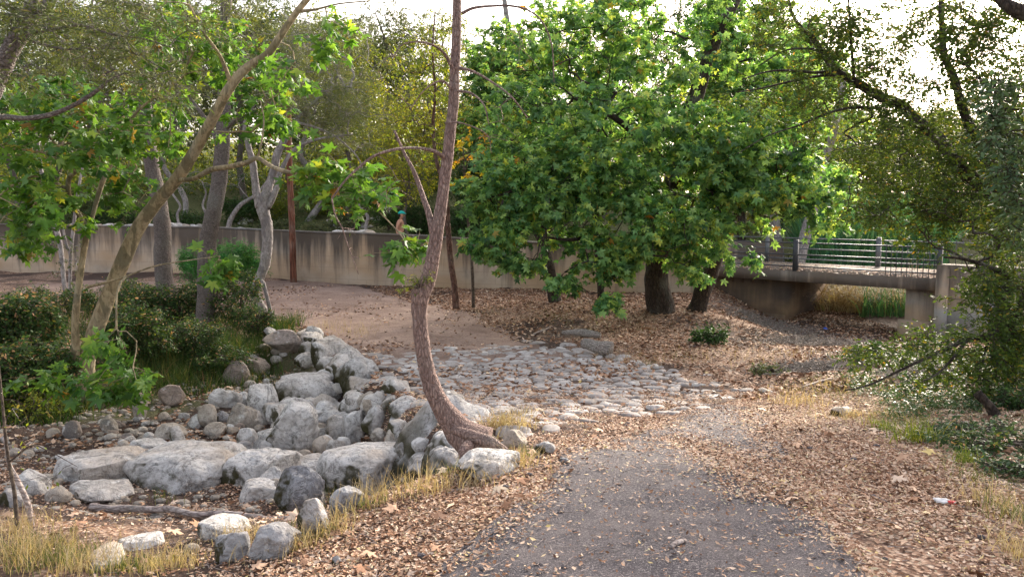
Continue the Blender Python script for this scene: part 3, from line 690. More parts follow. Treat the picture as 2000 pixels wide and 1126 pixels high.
# ------------------------------------------------------------------ long wall
tops = {0: 438, 1: 446, 2: 452, 3: 459, 4: 466, 5: 482, 6: 489}
wt = []
for i, (x, y) in enumerate(WALL):
    wt.append(None)
def wallz(x): return float(np.interp(x, [-20, -9.6, -7, -2.6, -1.9, 2.4, 5.2], [.90, .80, .73, .66, .60, .42, .30]))
wx = np.linspace(-20, 5.3, 150); wyv = np.interp(wx, [p[0] for p in WALL], [p[1] for p in WALL])
org = np.array([-7, 25.4, 0.])
mb = MB(); zt = np.array([wallz(x) for x in wx])+.012*n2(wx, wx*0, 1.2, 4); zs = np.linspace(0, 1, 14)
for side, off in ((0, 0.), (1, .3)):
    Vx = np.repeat(wx[:, None], 14, 1); Vy = np.repeat(wyv[:, None], 14, 1)+off; Vz = -1.5+(zt[:, None]+1.5)*zs[None]
    Vy = Vy+.012*n2(Vx, Vz, 2.1, 6)
    i = np.arange(149)[:, None]; j = np.arange(13)[None]
    F = np.stack([i*14+j, (i+1)*14+j, (i+1)*14+j+1, i*14+j+1], -1).reshape(-1, 4)
    if side: F = F[:, ::-1]
    mb.add(np.stack([Vx, Vy, Vz], -1), F, np.full(len(F), 4))
Ve = np.array([(wx[-1], wyv[-1]-.01, -1.5), (wx[-1], wyv[-1]+.31, -1.5), (wx[-1], wyv[-1]+.31, zt[-1]), (wx[-1], wyv[-1]-.01, zt[-1])]); mb.add(Ve, [0, 1, 2, 3], [4])
wl = thing('concrete_wall', org, 'long weathered rendered wall with dark streaks running along the back of the dirt track', 'wall')
wb = mb.build('wall_face', G['wall'], wl, origin=org)
mb = MB()
Vc = []
for dy, dz in ((-.025, .0), (-.025, .05), (.325, .05), (.325, 0.)):
    Vc.append(np.stack([wx, wyv+dy, zt+dz+.001], -1))
Vc = np.stack(Vc, 1); i = np.arange(149)[:, None]; j = np.arange(4)[None]; j2 = (j+1) % 4
F = np.stack([i*4+j, (i+1)*4+j, (i+1)*4+j2, i*4+j2], -1).reshape(-1, 4)[:, ::-1]
mb.add(Vc, F, np.full(len(F), 4)); mb.build('coping', G['concpale'], wl, origin=org)

# ------------------------------------------------------------------ bridge
P0 = np.array([5.75, 23.2]); P1 = np.array([10.4, 18.95]); dv = (P1-P0)/np.linalg.norm(P1-P0); nv = np.array([-dv[1], dv[0]])
LB = np.linalg.norm(P1-P0); rzb = math.atan2(dv[1], dv[0]); ZD = -.2
if nv[1] < 0: nv = -nv
def bp(s, n, z): q = P0+dv*s+nv*n; return np.array([q[0], q[1], z])
def bbox(mb, s0, s1, n0, n1, z0, z1, tint=0.): box(mb, bp((s0+s1)/2, (n0+n1)/2, (z0+z1)/2), (s1-s0, abs(n1-n0), z1-z0), rzb, tint)
def bs_of(px):          # distance along the bridge's near edge seen at column px
    u = (px-1000)/FPX
    s = np.linspace(-3, 9, 1201); q = P0[None]+dv[None]*s[:, None]; x, _, _ = proj(np.column_stack([q, np.full(len(s), ZD)]))
    return float(np.interp(px, x, s))
br = thing('footbridge', bp(0, 0, ZD), 'low concrete slab bridge with dark tubular railings over the dry stream', 'bridge')
og = bp(0, 0, ZD)
WB = 3.3; sA = bs_of(1532); sB = bs_of(1768); sC = bs_of(1835)
m_ = MB(); bbox(m_, -1.6, sC+.02, 0, WB, ZD-.28, ZD); m_.build('deck', G['conc'], br, origin=og)
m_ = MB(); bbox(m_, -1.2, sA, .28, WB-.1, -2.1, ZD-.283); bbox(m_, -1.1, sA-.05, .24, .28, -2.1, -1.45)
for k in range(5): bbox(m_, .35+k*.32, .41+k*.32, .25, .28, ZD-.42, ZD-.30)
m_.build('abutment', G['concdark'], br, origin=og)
m_ = MB(); bbox(m_, sB, sC, .12, WB-.1, -2.1, ZD-.283); bbox(m_, sB-.12, sC+.02, .0, .12, -2.1, -1.25); m_.build('abutment', G['conc'], br, origin=og)
m_ = MB(); bbox(m_, sC+.023, sC+1.9, -.35, .25, -2.1, .18); bbox(m_, sC+.023, sC+.3, -.42, -.35, -2.1, .1); m_.build('pier', G['concpale'], br, origin=og)
def railing(n, posts, balu, mat, h=.86, s0=-1.5, s1=None):
    s1 = s1 or sC
    rl = MB(); box(rl, bp(posts[0], n, ZD+h/2), (.12, .12, h), rzb); ro = rl.build('railing', mat, br, origin=og)
    for s in posts[1:]:
        q = MB(); box(q, bp(s, n, ZD+h/2), (.10, .10, h), rzb); q.build('post', mat, ro, origin=og)
    for zz in (.13, .45, .77):
        q = MB(); tube(q, [bp(s0, n, ZD+zz), bp((s0+s1)/2, n, ZD+zz), bp(s1, n, ZD+zz)], .019, 8); q.build('rail', mat, ro, origin=og, smooth=True)
    for s in balu:
        q = MB(); tube(q, [bp(s, n-.03, ZD+.02), bp(s, n-.03, ZD+.84)], .009, 6); q.build('baluster', G['steel'], ro, origin=og, smooth=True)
sP = bs_of(1549); s17 = bs_of(1726)
railing(.14, [sP, -1.3, sC-.05], [s17+k*.125 for k in range(int((sC-s17)/.125))], G['steel'])
q = MB(); box(q, bp(s17-.01, .11, ZD+.43), (.03, .03, .86), rzb)
railing(WB-.14, [bs_of(1694)-.75, .4, sC+.3], [sC-1.2+k*.16 for k in range(8)], G['steelpale'])
m_ = MB(); a = at(1375, 520, 27.2); b = at(1527, 520, 27.2); box(m_, ((a[0]+b[0])/2, 27.3, -.25), (b[0]-a[0], .3, 1.15), 0)
pw = m_.build('parapet_wall', G['wall'], origin=((a[0]+b[0])/2, 27.3, -.8)); tag(pw, 'short block parapet wall seen behind the bridge railing', 'wall')

# ------------------------------------------------------------------ utility pole, logs, stick, litter items
pb = at(573, 548, 24.9); pb[2] = float(H(pb[0], pb[1]))
mb = MB(); p_ = np.array([pb+np.array([0, 0, -.2]), pb+np.array([.01, 0, 1.6]), pb+np.array([-.02, 0, 3.4]), pb+np.array([0, 0, 5.4])]); tube(mb, crom(p_, 8), np.linspace(.105, .085, 25), 14, .05, 6)
po = mb.build('timber_pole', G['pole'], smooth=True, origin=pb); tag(po, 'straight reddish brown timber pole standing before the long wall', 'pole')
# hollow dead log and stump piece
lg = hit(1100, 676); mb = MB(); L0 = at(1098, 666, 14.6); L1 = at(1172, 674, 14.2); z0 = float(H(L0[0], L0[1]))
pts = np.array([L0, (L0+L1)/2+np.array([0, 0, .02]), L1]); pts[:, 2] = [z0+.11, z0+.15, z0+.12]
tube(mb, crom(pts, 6), [.05, .06, .065, .07, .07, .075, .07, .075, .07, .07, .065, .06, .05], 12, .35, 5, 3)
t_ = thing('dead_log', (L0[0], L0[1], z0), 'grey weathered piece of dead log lying on brown leaves past the cobbles', 'log')
mb.build('log_body', G['wood'], t_, True, (L0[0], L0[1], z0))
c = hit(1178, 696); mb = MB(); d = np.array([.30, -.10, -.02])
tube(mb, crom([c-d*.9+[0, .25, .13], c+[-.1, .1, .14], c+d*.4+[0, 0, .12]], 5), np.linspace(.09, .125, 11), 16, .22, 5, 7)
st = mb.build('log_end', G['wood'], t_, True, (L0[0], L0[1], z0))
# bare stick
sp_ = [(178, 990, 6.55), (215, 1000, 6.5), (260, 1003, 6.42), (300, 1008, 6.35), (335, 1010, 6.3), (380, 1004, 6.2), (425, 1003, 6.15), (450, 1005, 6.1), (490, 1012, 6.05), (530, 1013, 6.0), (588, 1008, 5.95)]
pts = np.array([at(*q) for q in sp_]); gz = H(pts[:, 0], pts[:, 1]); pts[:, 2] = np.maximum(pts[:, 2], gz+.06)
mb = MB(); pc = crom(pts, 5); tube(mb, pc, np.linspace(.034, .017, len(pc)), 12, .14, 12, 5)
stk = mb.build('bare_stick', G['stick'], smooth=True, origin=pts[0]); tag(stk, 'long crooked bare branch lying across the litter in the streambed', 'branch')
for k, (a_, b_, lb) in enumerate([((1380, 1080), (1420, 1068), 'short tan stick lying on the asphalt'), ((1040, 655), (1078, 640), 'thin dead twig on the leaf bank before the wall'), ((1565, 760), (1625, 742), 'bleached branch fragment on the ground towards the bridge')][:3]):
    if k == 0: a_, b_ = (1308, 1076), (1338, 1065)
    A = hit(*a_); Bq = hit(*b_); mb = MB(); tube(mb, crom([A+[0, 0, .02], (A+Bq)/2+[0, 0, .028], Bq+[0, 0, .02]], 4), .011 if k == 0 else .018, 8, .2, 20)
    tag(mb.build('fallen_stick', G['stick'], smooth=True, origin=A), lb, 'stick')
def crumple(name, px, py, s, mat, seed, lb, cat):
    c = hit(px, py); V, F = ICO[3]; V = V.copy(); V = V*(1+.5*fbm(V*2+seed, 3, seed)[:, None])*np.array(s); V[:, 2] = np.maximum(V[:, 2], -s[2]*.3)
    me = mkmesh(name, V, F.ravel(), np.full(len(F), 3), mat, False); o = bpy.data.objects.new(name, me); col.objects.link(o); o.location = c+np.array([0, 0, s[2]*.4+.01]); tag(o, lb, cat); return o
c1 = crumple('crumpled_wrapper', 1838, 985, (.04, .028, .014), G['white'], 5, 'crumpled white and red wrapper on the leaves at right', 'litter')
V, F = ICO[3]; V2 = V*(1+.4*fbm(V*2.5+8, 3, 2)[:, None])*np.array((.03, .02, .009)); me = mkmesh('printed_end', V2, F.ravel(), np.full(len(F), 3), G['red']); o = bpy.data.objects.new('printed_end', me); col.objects.link(o); o.parent = c1; o.location = (.045, -.01, -.003)
crumple('paper_scrap', 1648, 808, (.07, .05, .035), G['white'], 9, 'crumpled white paper scrap beside dry grass on the right', 'litter')
crumple('blue_bottle_cap', 1612, 644, (.05, .04, .04), G['blue'], 12, 'bright blue bit of plastic on dark debris under the bridge', 'litter')
#==NEXT==
# ------------------------------------------------------------------ trees
def grow(limbs, attr, seed=0, step=.22, rtip=.004, sag=.0, wig=.18, up=.1, maxlen=4.):
    """attach every attractor to the nearest wood by a curved twig; returns nodes, parent, radius, is_new"""
    g = np.random.default_rng(seed)
    P = []; par = []; rad = []
    for path, r in limbs:
        s0 = len(P)
        for k, q in enumerate(path): P.append(q); par.append(s0+k-1 if k else -1); rad.append(r[k])
    n0 = len(P); cap = n0+len(attr)*40
    N = np.zeros((cap, 3)); N[:n0] = P; par = par+[0]*(cap-n0); cnt = np.zeros(cap); n = n0
    attr = np.asarray(attr); d0 = np.array([np.min(np.linalg.norm(N[:n0]-a, axis=1)) for a in attr])
    for a in attr[np.argsort(d0)]:
        d = N[:n]-a; dist = np.sqrt(d[:, 0]**2+d[:, 1]**2+(d[:, 2]*1.15)**2)+.15*np.maximum(0, -d[:, 2]*-1)
        i = int(np.argmin(dist)); L = float(np.linalg.norm(N[i]-a))
        if L < .05: continue
        m = max(2, min(38, int(L/step)+1)); t = (np.arange(1, m+1)/m)[:, None]
        off = g.normal(0, wig*L*.5, 3)+np.array([0, 0, up*L])
        q = N[i]*(1-t)+a*t+off*(4*t*(1-t))*.5+g.normal(0, .018, (m, 3))*min(1, L); q[:, 2] -= sag*L*(t[:, 0]**2-t[:, 0]*.2)
        N[n:n+m] = q
        for k in range(m): par[n+k] = i if k == 0 else n+k-1
        n += m
    N = N[:n]; par = np.array(par[:n]); has = np.zeros(n, bool); has[par[n0:]] = True
    cnt = np.where((~has) & (np.arange(n) >= n0), 1., 0.)
    for k in range(n-1, n0-1, -1): cnt[par[k]] += cnt[k]
    return N, par, cnt, n0
def blob(g, px, py, Yc, rx, ry, rz, n):
    v = g.normal(size=(n, 3)); v = v/np.linalg.norm(v, axis=1)[:, None]*g.random((n, 1))**.45
    return np.array([at(px+a*rx, py+b*ry, Yc+c*rz) for a, b, c in v])
def blobw(g, c, r, n):
    v = g.normal(size=(n, 3)); v = v/np.linalg.norm(v, axis=1)[:, None]*g.random((n, 1))**.45
    return np.array(c)+v*np.array(r)
def foliage(mb, twmb, ends, dirs, g, tpl, size, q=3, L=.35, m=6, droop=.3, spread=1., tipr=.0025, updown=.9, sides=3, tw=True, flat=.5, clump=True):
    """side twigs on every node, leaves along every side twig"""
    n = len(ends)
    if not n: return
    E = np.repeat(ends, q, 0); D = np.repeat(dirs, q, 0)
    rd = g.normal(size=E.shape); rd[:, 2] *= flat; sd_ = unit(unit(rd)*spread+unit(D)*.6+np.array([0, 0, -droop])); Ln = L*g.uniform(.45, 1.2, (len(E), 1)); T = E+sd_*Ln
    if tw: prisms(twmb, E, T, tipr*1.3, tipr*.6, sides)
    ct = np.repeat(g.normal(0, .10, n), q)          # a whole clump is a little lighter or darker
    E2 = np.repeat(E, m, 0); S2 = np.repeat(sd_, m, 0); L2 = np.repeat(Ln, m, 0)
    t = g.uniform(.25, 1.05, (len(E2), 1)); pos = E2+S2*L2*t+g.normal(0, size*.25, E2.shape)
    rd = g.normal(size=pos.shape); rd[:, 2] *= .35; tip = unit(S2*.5+rd*.8+np.array([0, 0, -droop*1.1]))
    nrm = unit(g.normal(size=pos.shape)*(1-updown*.65)+np.array([0, -.12, updown]))
    tint = np.clip(g.beta(2.1, 2.3, len(pos))+np.repeat(ct, m), 0, .94); rare = g.random(len(pos)); tint = np.where(rare < .018, g.uniform(.94, 1, len(pos)), tint)
    sz = size*g.uniform(.6, 1.25, len(pos))
    scatter(mb, tpl, pos, sz, tip, nrm, tint)
def tree(name, label, limbs, blobs, leaf, lmat, bmat, size, seed, cat='tree', group=None, q=3, L=.35, m=6, droop=.3, step=.22, rtip=.005, wig=.2, up=.1, sides=14, bump=.06, updown=.9, leafy=1., maxcnt=3, bsc=9, base=None, attrw=None, extra=None, flat=.5, tipr=.0025, world=False, sag=0., power=.5):
    g = np.random.default_rng(seed)
    LP = []
    for l in limbs:
        pts = np.array([(q_[:3] if world else at(*q_[:3])) for q_ in l]); r = np.array([q_[3] for q_ in l], float)
        pc = crom(pts, 7); rc = np.interp(np.linspace(0, 1, len(pc)), np.linspace(0, 1, len(r)), r); LP.append((pc, rc))
    base = LP[0][0][0] if base is None else np.array(base)
    A = [attrw] if attrw is not None else []
    for b in blobs: A.append(blob(g, *b) if len(b) == 7 else blobw(g, *b))
    tm = MB(); fm = MB()
    for k, (pc, rc) in enumerate(LP): tube(tm, pc, rc, sides if rc.max() > .03 else 8, bump, bsc, seed+k)
    if A:
        A = np.concatenate(A); N, par, cnt, n0 = grow(LP, A, seed, step, wig=wig, up=up, sag=sag)
        idx = np.arange(n0, len(N)); pr_ = par[idx]; r1 = rtip*np.maximum(cnt[idx], 1)**power; rp = np.where(pr_ >= n0, rtip*np.maximum(cnt[pr_], 1)**power, r1*1.15)
        thick = r1 > .012
        prisms(tm, N[pr_][thick], N[idx][thick], np.minimum(rp, r1*1.5)[thick], r1[thick], 7); prisms(tm, N[pr_][~thick], N[idx][~thick], np.minimum(rp, r1*1.5)[~thick], r1[~thick], 4)
        sel = (cnt[idx] <= maxcnt) & (g.random(len(idx)) < leafy)
        if lmat: foliage(fm, tm, N[idx][sel], unit(N[idx]-N[pr_])[sel], g, leaf, size, q, L, m, droop, tipr=tipr, updown=updown, flat=flat)
    if extra: extra(fm, tm, g, LP)
    t = thing(name, base, label, cat, group)
    tm.build('trunk', G[bmat], t, True, base)
    if fm.n: fm.build('crown', G[lmat], t, False, base)
    return t

# the curved trunk in the middle
ct = [(946, 872, 5.45, 0.1462), (925, 862, 5.47, 0.1333), (898, 842, 5.5, 0.1075), (875, 812, 5.5, 0.0843), (855, 780, 5.5, 0.0688), (840, 745, 5.5, 0.0602), (830, 705, 5.5, 0.0550), (823, 660, 5.5, 0.0533), (820, 620, 5.5, 0.0533), (820, 585, 5.5, 0.0636), (824, 568, 5.5, 0.0671), (836, 545, 5.5, 0.0533),
      (846, 500, 5.5, 0.0482), (854, 450, 5.5, 0.0456), (862, 400, 5.5, 0.0421), (868, 355, 5.5, 0.0396), (875, 300, 5.5, 0.0387), (880, 250, 5.5, 0.0370), (886, 200, 5.5, 0.0361), (888, 140, 5.5, 0.0344), (891, 90, 5.5, 0.0327), (892, 40, 5.5, 0.0310), (893, -20, 5.5, 0.0292), (893, -120, 5.5, 0.0258)]
lim = [ct,
 [(866, 306, 5.45, .016), (845, 294, 5.35, .012), (810, 289, 5.25, .010), (770, 292, 5.1, .009), (730, 305, 5.0, .008), (700, 328, 4.95, .007), (672, 355, 4.9, .006), (648, 388, 4.9, .005)],
 [(648, 388, 4.9, .005), (655, 420, 4.9, .004), (668, 445, 4.9, .0035), (680, 480, 4.9, .003), (700, 535, 4.9, .002)],
 [(903, 26, 5.45, .013), (925, 16, 5.4, .010), (960, 12, 5.3, .008), (1000, 12, 5.2, .007), (1035, 22, 5.2, .006), (1060, 45, 5.2, .005), (1078, 90, 5.2, .0045), (1082, 160, 5.2, .003)],
 [(897, 133, 5.45, .012), (925, 140, 5.4, .008), (960, 160, 5.3, .007), (1000, 190, 5.2, .005), (1030, 230, 5.2, .003)],
 [(893, 178, 5.45, .010), (920, 182, 5.4, .007), (945, 205, 5.3, .005), (955, 245, 5.3, .003)],
 [(882, 130, 5.45, .014), (868, 105, 5.4, .010), (845, 88, 5.3, .008), (815, 82, 5.2, .006), (785, 88, 5.2, .004), (770, 110, 5.2, .003)],
 [(884, 175, 5.45, .009), (862, 158, 5.4, .007), (830, 175, 5.3, .005), (800, 215, 5.3, .003)],
 [(870, 240, 5.45, .007), (900, 240, 5.3, .005), (950, 262, 5.2, .003), (960, 300, 5.2, .002)],
 [(848, 472, 5.48, .028), (843, 440, 5.5, .024), (836, 412, 5.52, .022), (828, 390, 5.55, .02), (818, 360, 5.6, .017), (806, 330, 5.6, .014), (790, 300, 5.65, .011), (770, 255, 5.7, .008)],
 [(885, 838, 5.42, .03), (920, 850, 5.36, .042), (958, 864, 5.3, .045), (990, 880, 5.3, .02)],
 [(915, 868, 5.3, .04), (908, 882, 5.22, .05), (905, 898, 5.2, .03)]]
tree('curved_tree', 'slender brown tree with a sharply bent trunk base beside the kerb boulders', lim,
     [(740, 380, 4.9, 90, 60, .3, 14), (1020, 90, 5.2, 80, 90, .4, 26), (960, 230, 5.2, 70, 70, .3, 14), (780, 160, 5.2, 60, 80, .3, 14), (700, 480, 5, 50, 60, .2, 5), (900, -60, 5.5, 150, 40, .5, 10)],
     NARROW, 'ygreen', 'bark0', .03, 21, q=1, L=.08, m=1, step=.09, rtip=.0013, wig=.35, bump=.05, bsc=14, leafy=.12, tipr=.0012, sides=22, sag=.25)
# knot sprig with small yellow leaves
def sprig(name, label, p0, pts, leafsz, tpl, mat, n, seed, r=.006, cat='sprig'):
    pass

# leaning mottled sycamore at left
LS = [[(165, 782, 11.5, 0.1740), (166, 740, 11.5, 0.1363), (172, 690, 11.5, 0.1160), (205, 595, 11.5, 0.1073), (240, 510, 11.5, 0.1044), (270, 445, 11.5, 0.0974), (310, 390, 11.5, 0.0899), (345, 350, 11.4, 0.0858), (380, 295, 11.3, 0.0783), (415, 232, 11.1, 0.0725), (448, 172, 11, 0.0667), (480, 134, 11, 0.0580), (520, 108, 11, 0.0534), (548, 70, 11, 0.0476), (575, 30, 11, 0.0435), (604, -6, 11, 0.0406), (650, -60, 11, 0.0348)],
 [(350, 352, 11.35, 0.0348), (380, 348, 11.1, 0.0302), (410, 332, 10.8, 0.0368), (445, 326, 10.4, 0.0336), (480, 318, 10.2, 0.0320), (503, 309, 10.1, 0.0288), (525, 322, 10, 0.0256), (550, 333, 9.8, 0.0240), (585, 340, 9.6, 0.0208), (625, 352, 9.5, 0.0160), (660, 366, 9.4, 0.0128)],
 [(503, 309, 10.1, 0.0160), (512, 270, 10.1, 0.0112), (515, 230, 10.1, 0.0080), (508, 195, 10.1, 0.0064)],
 [(625, 352, 9.5, 0.0112), (665, 362, 9.3, 0.0096), (705, 385, 9.1, 0.0088), (745, 418, 8.9, 0.0080), (785, 462, 8.7, 0.0072), (800, 495, 8.6, 0.0056), (822, 520, 8.6, 0.0040)],
 [(150, 715, 11.4, 0.0580), (147, 640, 11.3, 0.0510), (152, 570, 11.2, 0.0464), (162, 500, 11.2, 0.0418), (168, 456, 11.2, 0.0435), (158, 425, 11.1, 0.0319), (142, 400, 11.0, 0.0368), (134, 378, 10.9, 0.0336), (135, 350, 10.8, 0.0288), (148, 335, 10.7, 0.0272)],
 [(148, 335, 10.7, 0.0208), (120, 318, 10.5, 0.0176), (90, 300, 10.3, 0.0160), (50, 293, 10.1, 0.0144), (-10, 286, 10, 0.0128)],
 [(134, 372, 10.9, 0.0240), (100, 352, 10.7, 0.0192), (60, 345, 10.5, 0.0160), (20, 365, 10.3, 0.0128), (-20, 400, 10.2, 0.0112)],
 [(168, 456, 11.2, 0.0348), (178, 430, 11.2, 0.0325), (188, 395, 11.3, 0.0302), (200, 355, 11.3, 0.0384), (218, 318, 11.4, 0.0336), (245, 268, 11.4, 0.0272), (262, 225, 11.4, 0.0208), (300, 190, 11.4, 0.0144)],
 [(172, 560, 11.4, 0.0240), (230, 545, 10.6, 0.0144), (300, 520, 10.1, 0.0104), (370, 508, 9.7, 0.0080), (430, 500, 9.4, 0.0056)],
 [(452, 165, 11, 0.0320), (430, 110, 10.8, 0.0240), (395, 60, 10.6, 0.0176), (370, 10, 10.5, 0.0128)],
 [(590, 22, 11, 0.0240), (620, 18, 10.8, 0.0160), (660, 8, 10.6, 0.0112), (720, 2, 10.5, 0.0080)]]
tree('leaning_sycamore', 'mottled cream barked sycamore leaning right from the left bank, with broad lobed green leaves', LS,
     [(100, 240, 10.4, 160, 95, 1.2, 58), (60, 400, 10.5, 130, 90, 1.0, 40), (270, 230, 12.0, 130, 90, .8, 44), (400, 80, 12.0, 120, 95, .8, 46), (510, 220, 12, 70, 80, .6, 26), (230, 370, 12.3, 90, 60, .5, 18), (330, 40, 10.6, 70, 60, .6, 12), (230, 300, 10.4, 60, 60, .5, 9),
      (640, 340, 9.4, 60, 32, .3, 14), (720, 385, 9.0, 40, 20, .2, 7), (795, 480, 8.6, 22, 28, .15, 7), (225, 660, 9.9, 55, 22, .4, 7), (250, 740, 9.6, 70, 26, .4, 11), (120, 720, 9.8, 60, 40, .4, 6), (420, 510, 9.4, 40, 18, .2, 5), (640, 80, 10.5, 40, 50, .4, 7), (560, 120, 10.8, 40, 60, .4, 8)],
     PALM, 'syc', 'barksyc', .118, 31, q=2, L=.34, m=4, step=.22, rtip=.0045, wig=.22, bump=.05, bsc=5, maxcnt=2, updown=.8, droop=.35, sides=20)

# big sycamore in the centre
TS = [[(1296, 640, 17.2, .42), (1290, 610, 17.1, .33), (1284, 560, 17, .27), (1284, 500, 17, .24), (1295, 430, 17, .22), (1318, 350, 17, .20), (1345, 250, 17, .18), (1365, 170, 17, .16), (1385, 110, 17, .14), (1412, 50, 17, .12), (1450, -30, 17, .1), (1480, -120, 17, .08)],
 [(1345, 645, 17.3, .30), (1358, 615, 17.3, .22), (1372, 570, 17.3, .185), (1390, 525, 17.2, .17), (1402, 470, 17, .15), (1400, 400, 16.8, .13), (1380, 330, 16.6, .11), (1370, 260, 16.5, .09)],
 [(1295, 430, 17, .13), (1240, 400, 16.4, .10), (1180, 370, 16, .08), (1110, 355, 15.6, .06), (1040, 360, 15.3, .04), (980, 380, 15.2, .025)],
 [(1320, 350, 17, .12), (1270, 290, 16.4, .09), (1200, 230, 16, .06), (1120, 190, 16, .04)],
 [(1402, 450, 17, .10), (1450, 410, 16.2, .07), (1510, 390, 15.8, .05), (1570, 385, 15.6, .03)],
 [(1290, 480, 17, .09), (1230, 470, 16, .06), (1170, 462, 15.4, .045), (1110, 468, 15, .03), (1060, 462, 14.9, .02)],
 [(1400, 480, 17, .09), (1360, 460, 15.8, .06), (1330, 470, 15, .045), (1300, 500, 14.6, .03)]]
tree('big_sycamore', 'large dense sycamore in the centre, green crown over twin dark trunks left of the bridge', TS,
     [(1290, 310, 15.8, 250, 120, 1.6, 115), (1090, 390, 15.3, 160, 75, 1.0, 74), (1330, 440, 14.9, 120, 85, 1.0, 80), (1500, 355, 15.6, 130, 70, 1.0, 60), (1150, 210, 16.3, 220, 90, 1.3, 64), (1330, 80, 17, 280, 100, 1.8, 66), (1290, 320, 15.7, 400, 250, 1.8, 80), (950, 470, 15, 50, 22, .4, 12), (1030, 500, 15, 50, 22, .4, 10), (1110, 540, 14.8, 40, 20, .4, 8), (1590, 385, 15.6, 50, 20, .4, 10), (1540, 330, 15.6, 80, 60, .6, 24), (940, 380, 15.4, 40, 40, .5, 12), (1130, 100, 17.5, 190, 80, 1.5, 30), (1230, 20, 17.5, 260, 60, 1.5, 30), (1190, 490, 15, 95, 40, .7, 34), (1120, 80, 17, 150, 90, 1.2, 26), (1500, 200, 16.5, 120, 110, 1.2, 55), (1420, 300, 15.4, 130, 130, 1.0, 70), (1340, 515, 14.8, 50, 20, .5, 6), (1180, 575, 14.8, 30, 20, .3, 5), (1000, 440, 15.4, 60, 40, .6, 16), (1060, 330, 15.5, 110, 60, .9, 46)],
     PALM, 'sycb', 'barkdark', .108, 41, q=4, L=.42, m=7, step=.34, rtip=.006, wig=.2, bump=.12, bsc=4, maxcnt=1, updown=.75, droop=.45, sides=18)
DT = [[(1084, 588, 19, .17), (1079, 560, 19, .15), (1072, 520, 19, .14), (1066, 480, 19, .12), (1080, 420, 19, .10), (1110, 350, 19, .08), (1140, 260, 19, .06), (1150, 170, 19, .05), (1150, 60, 19, .03)],
 [(1072, 500, 19, .08), (1040, 440, 19, .06), (1010, 360, 19, .04), (1000, 280, 19, .03)]]
tree('dark_trunk_tree', 'black leaning trunk standing against the long wall left of the big sycamore', DT,
     [(1120, 240, 19, 150, 140, 1.3, 90), (1010, 300, 19, 70, 100, 1., 30), (1080, 110, 19, 140, 100, 1.2, 40)], PALM, 'sycb', 'barkdark', .14, 43, q=2, L=.4, m=4, step=.3, rtip=.006)
tree('thin_dark_tree', 'thin dark stem half hidden under low branches right of the black leaning trunk', [[(1174, 590, 20, .09), (1172, 540, 20, .085), (1165, 470, 20, .07), (1170, 380, 20, .06), (1190, 280, 20, .04), (1200, 150, 20, .02)]],
     [(1190, 300, 20, 100, 140, 1., 50)], PALM, 'sycb', 'barkdark', .14, 44, q=2, L=.4, m=4, step=.3)

# grey trunks at left
T3 = [[(398, 668, 15.6, .24), (400, 640, 15.6, .19), (403, 570, 15.6, .172), (402, 520, 15.6, .165), (406, 470, 15.6, .16), (420, 400, 15.6, .155), (430, 340, 15.7, .145), (436, 250, 15.7, .13), (438, 160, 15.8, .12), (440, 60, 15.8, .11), (446, -60, 15.8, .09), (450, -160, 15.8, .07)],
      [(436, 255, 15.7, .05), (470, 225, 15.4, .035), (500, 200, 15.2, .02)], [(433, 290, 15.7, .05), (400, 230, 16, .04), (350, 170, 16.2, .03), (300, 130, 16.4, .02)]]
tree('grey_trunk_tree', 'straight grey ringed trunk on the left bank, nearer of the two grey trunks', T3,
     [(440, 60, 15.8, 130, 90, 1.2, 50), (330, 130, 16.3, 90, 70, 1., 26)], NARROW, 'grey', 'barkgrey', .12, 51, q=3, L=.35, m=8, step=.3, leafy=.8, bump=.09)
T4 = [[(338, 625, 17.6, .25), (334, 600, 17.6, .21), (322, 550, 17.6, .19), (318, 500, 17.6, .185), (318, 450, 17.6, .18), (310, 390, 17.6, .17), (298, 330, 17.6, .155), (288, 250, 17.6, .14), (282, 170, 17.6, .12), (278, 80, 17.6, .1), (272, -40, 17.6, .08)],
      [(285, 215, 17.6, .05), (240, 160, 17.3, .04), (180, 120, 17, .025)]]
tree('tapered_grey_tree', 'grey trunk leaning slightly left and flared at its foot, behind the leaning sycamore', T4,
     [(260, 60, 17.4, 160, 90, 1.4, 60), (170, 130, 17, 100, 60, 1, 26)], NARROW, 'grey', 'barkgrey', .13, 52, q=3, L=.35, m=8, step=.3, bump=.09)
T5 = [[(505, 640, 16.6, .12), (512, 612, 16.6, .13), (500, 580, 16.6, .10), (503, 555, 16.6, .10), (516, 520, 16.6, .105), (522, 480, 16.6, .11), (521, 440, 16.6, .12), (514, 405, 16.6, .13), (520, 375, 16.6, .10), (535, 335, 16.7, .088), (542, 300, 16.7, .08), (560, 265, 16.8, .065), (580, 235, 16.9, .05), (620, 195, 17, .035), (655, 165, 17, .025)],
 [(508, 405, 16.6, .10), (500, 370, 16.6, .08), (494, 320, 16.6, .07), (484, 280, 16.6, .055), (478, 240, 16.6, .035), (500, 200, 16.6, .025)],
 [(522, 405, 16.6, .08), (540, 368, 16.6, .06), (548, 335, 16.6, .05), (575, 292, 16.7, .035), (620, 272, 16.8, .026), (690, 262, 17, .018)],
 [(575, 238, 16.9, .03), (620, 250, 16.9, .025), (660, 270, 16.9, .02), (700, 310, 16.9, .014), (712, 350, 17, .01)],
 [(500, 568, 16.6, .05), (512, 550, 16.5, .045), (524, 590, 16.5, .04), (532, 625, 16.5, .04)]]
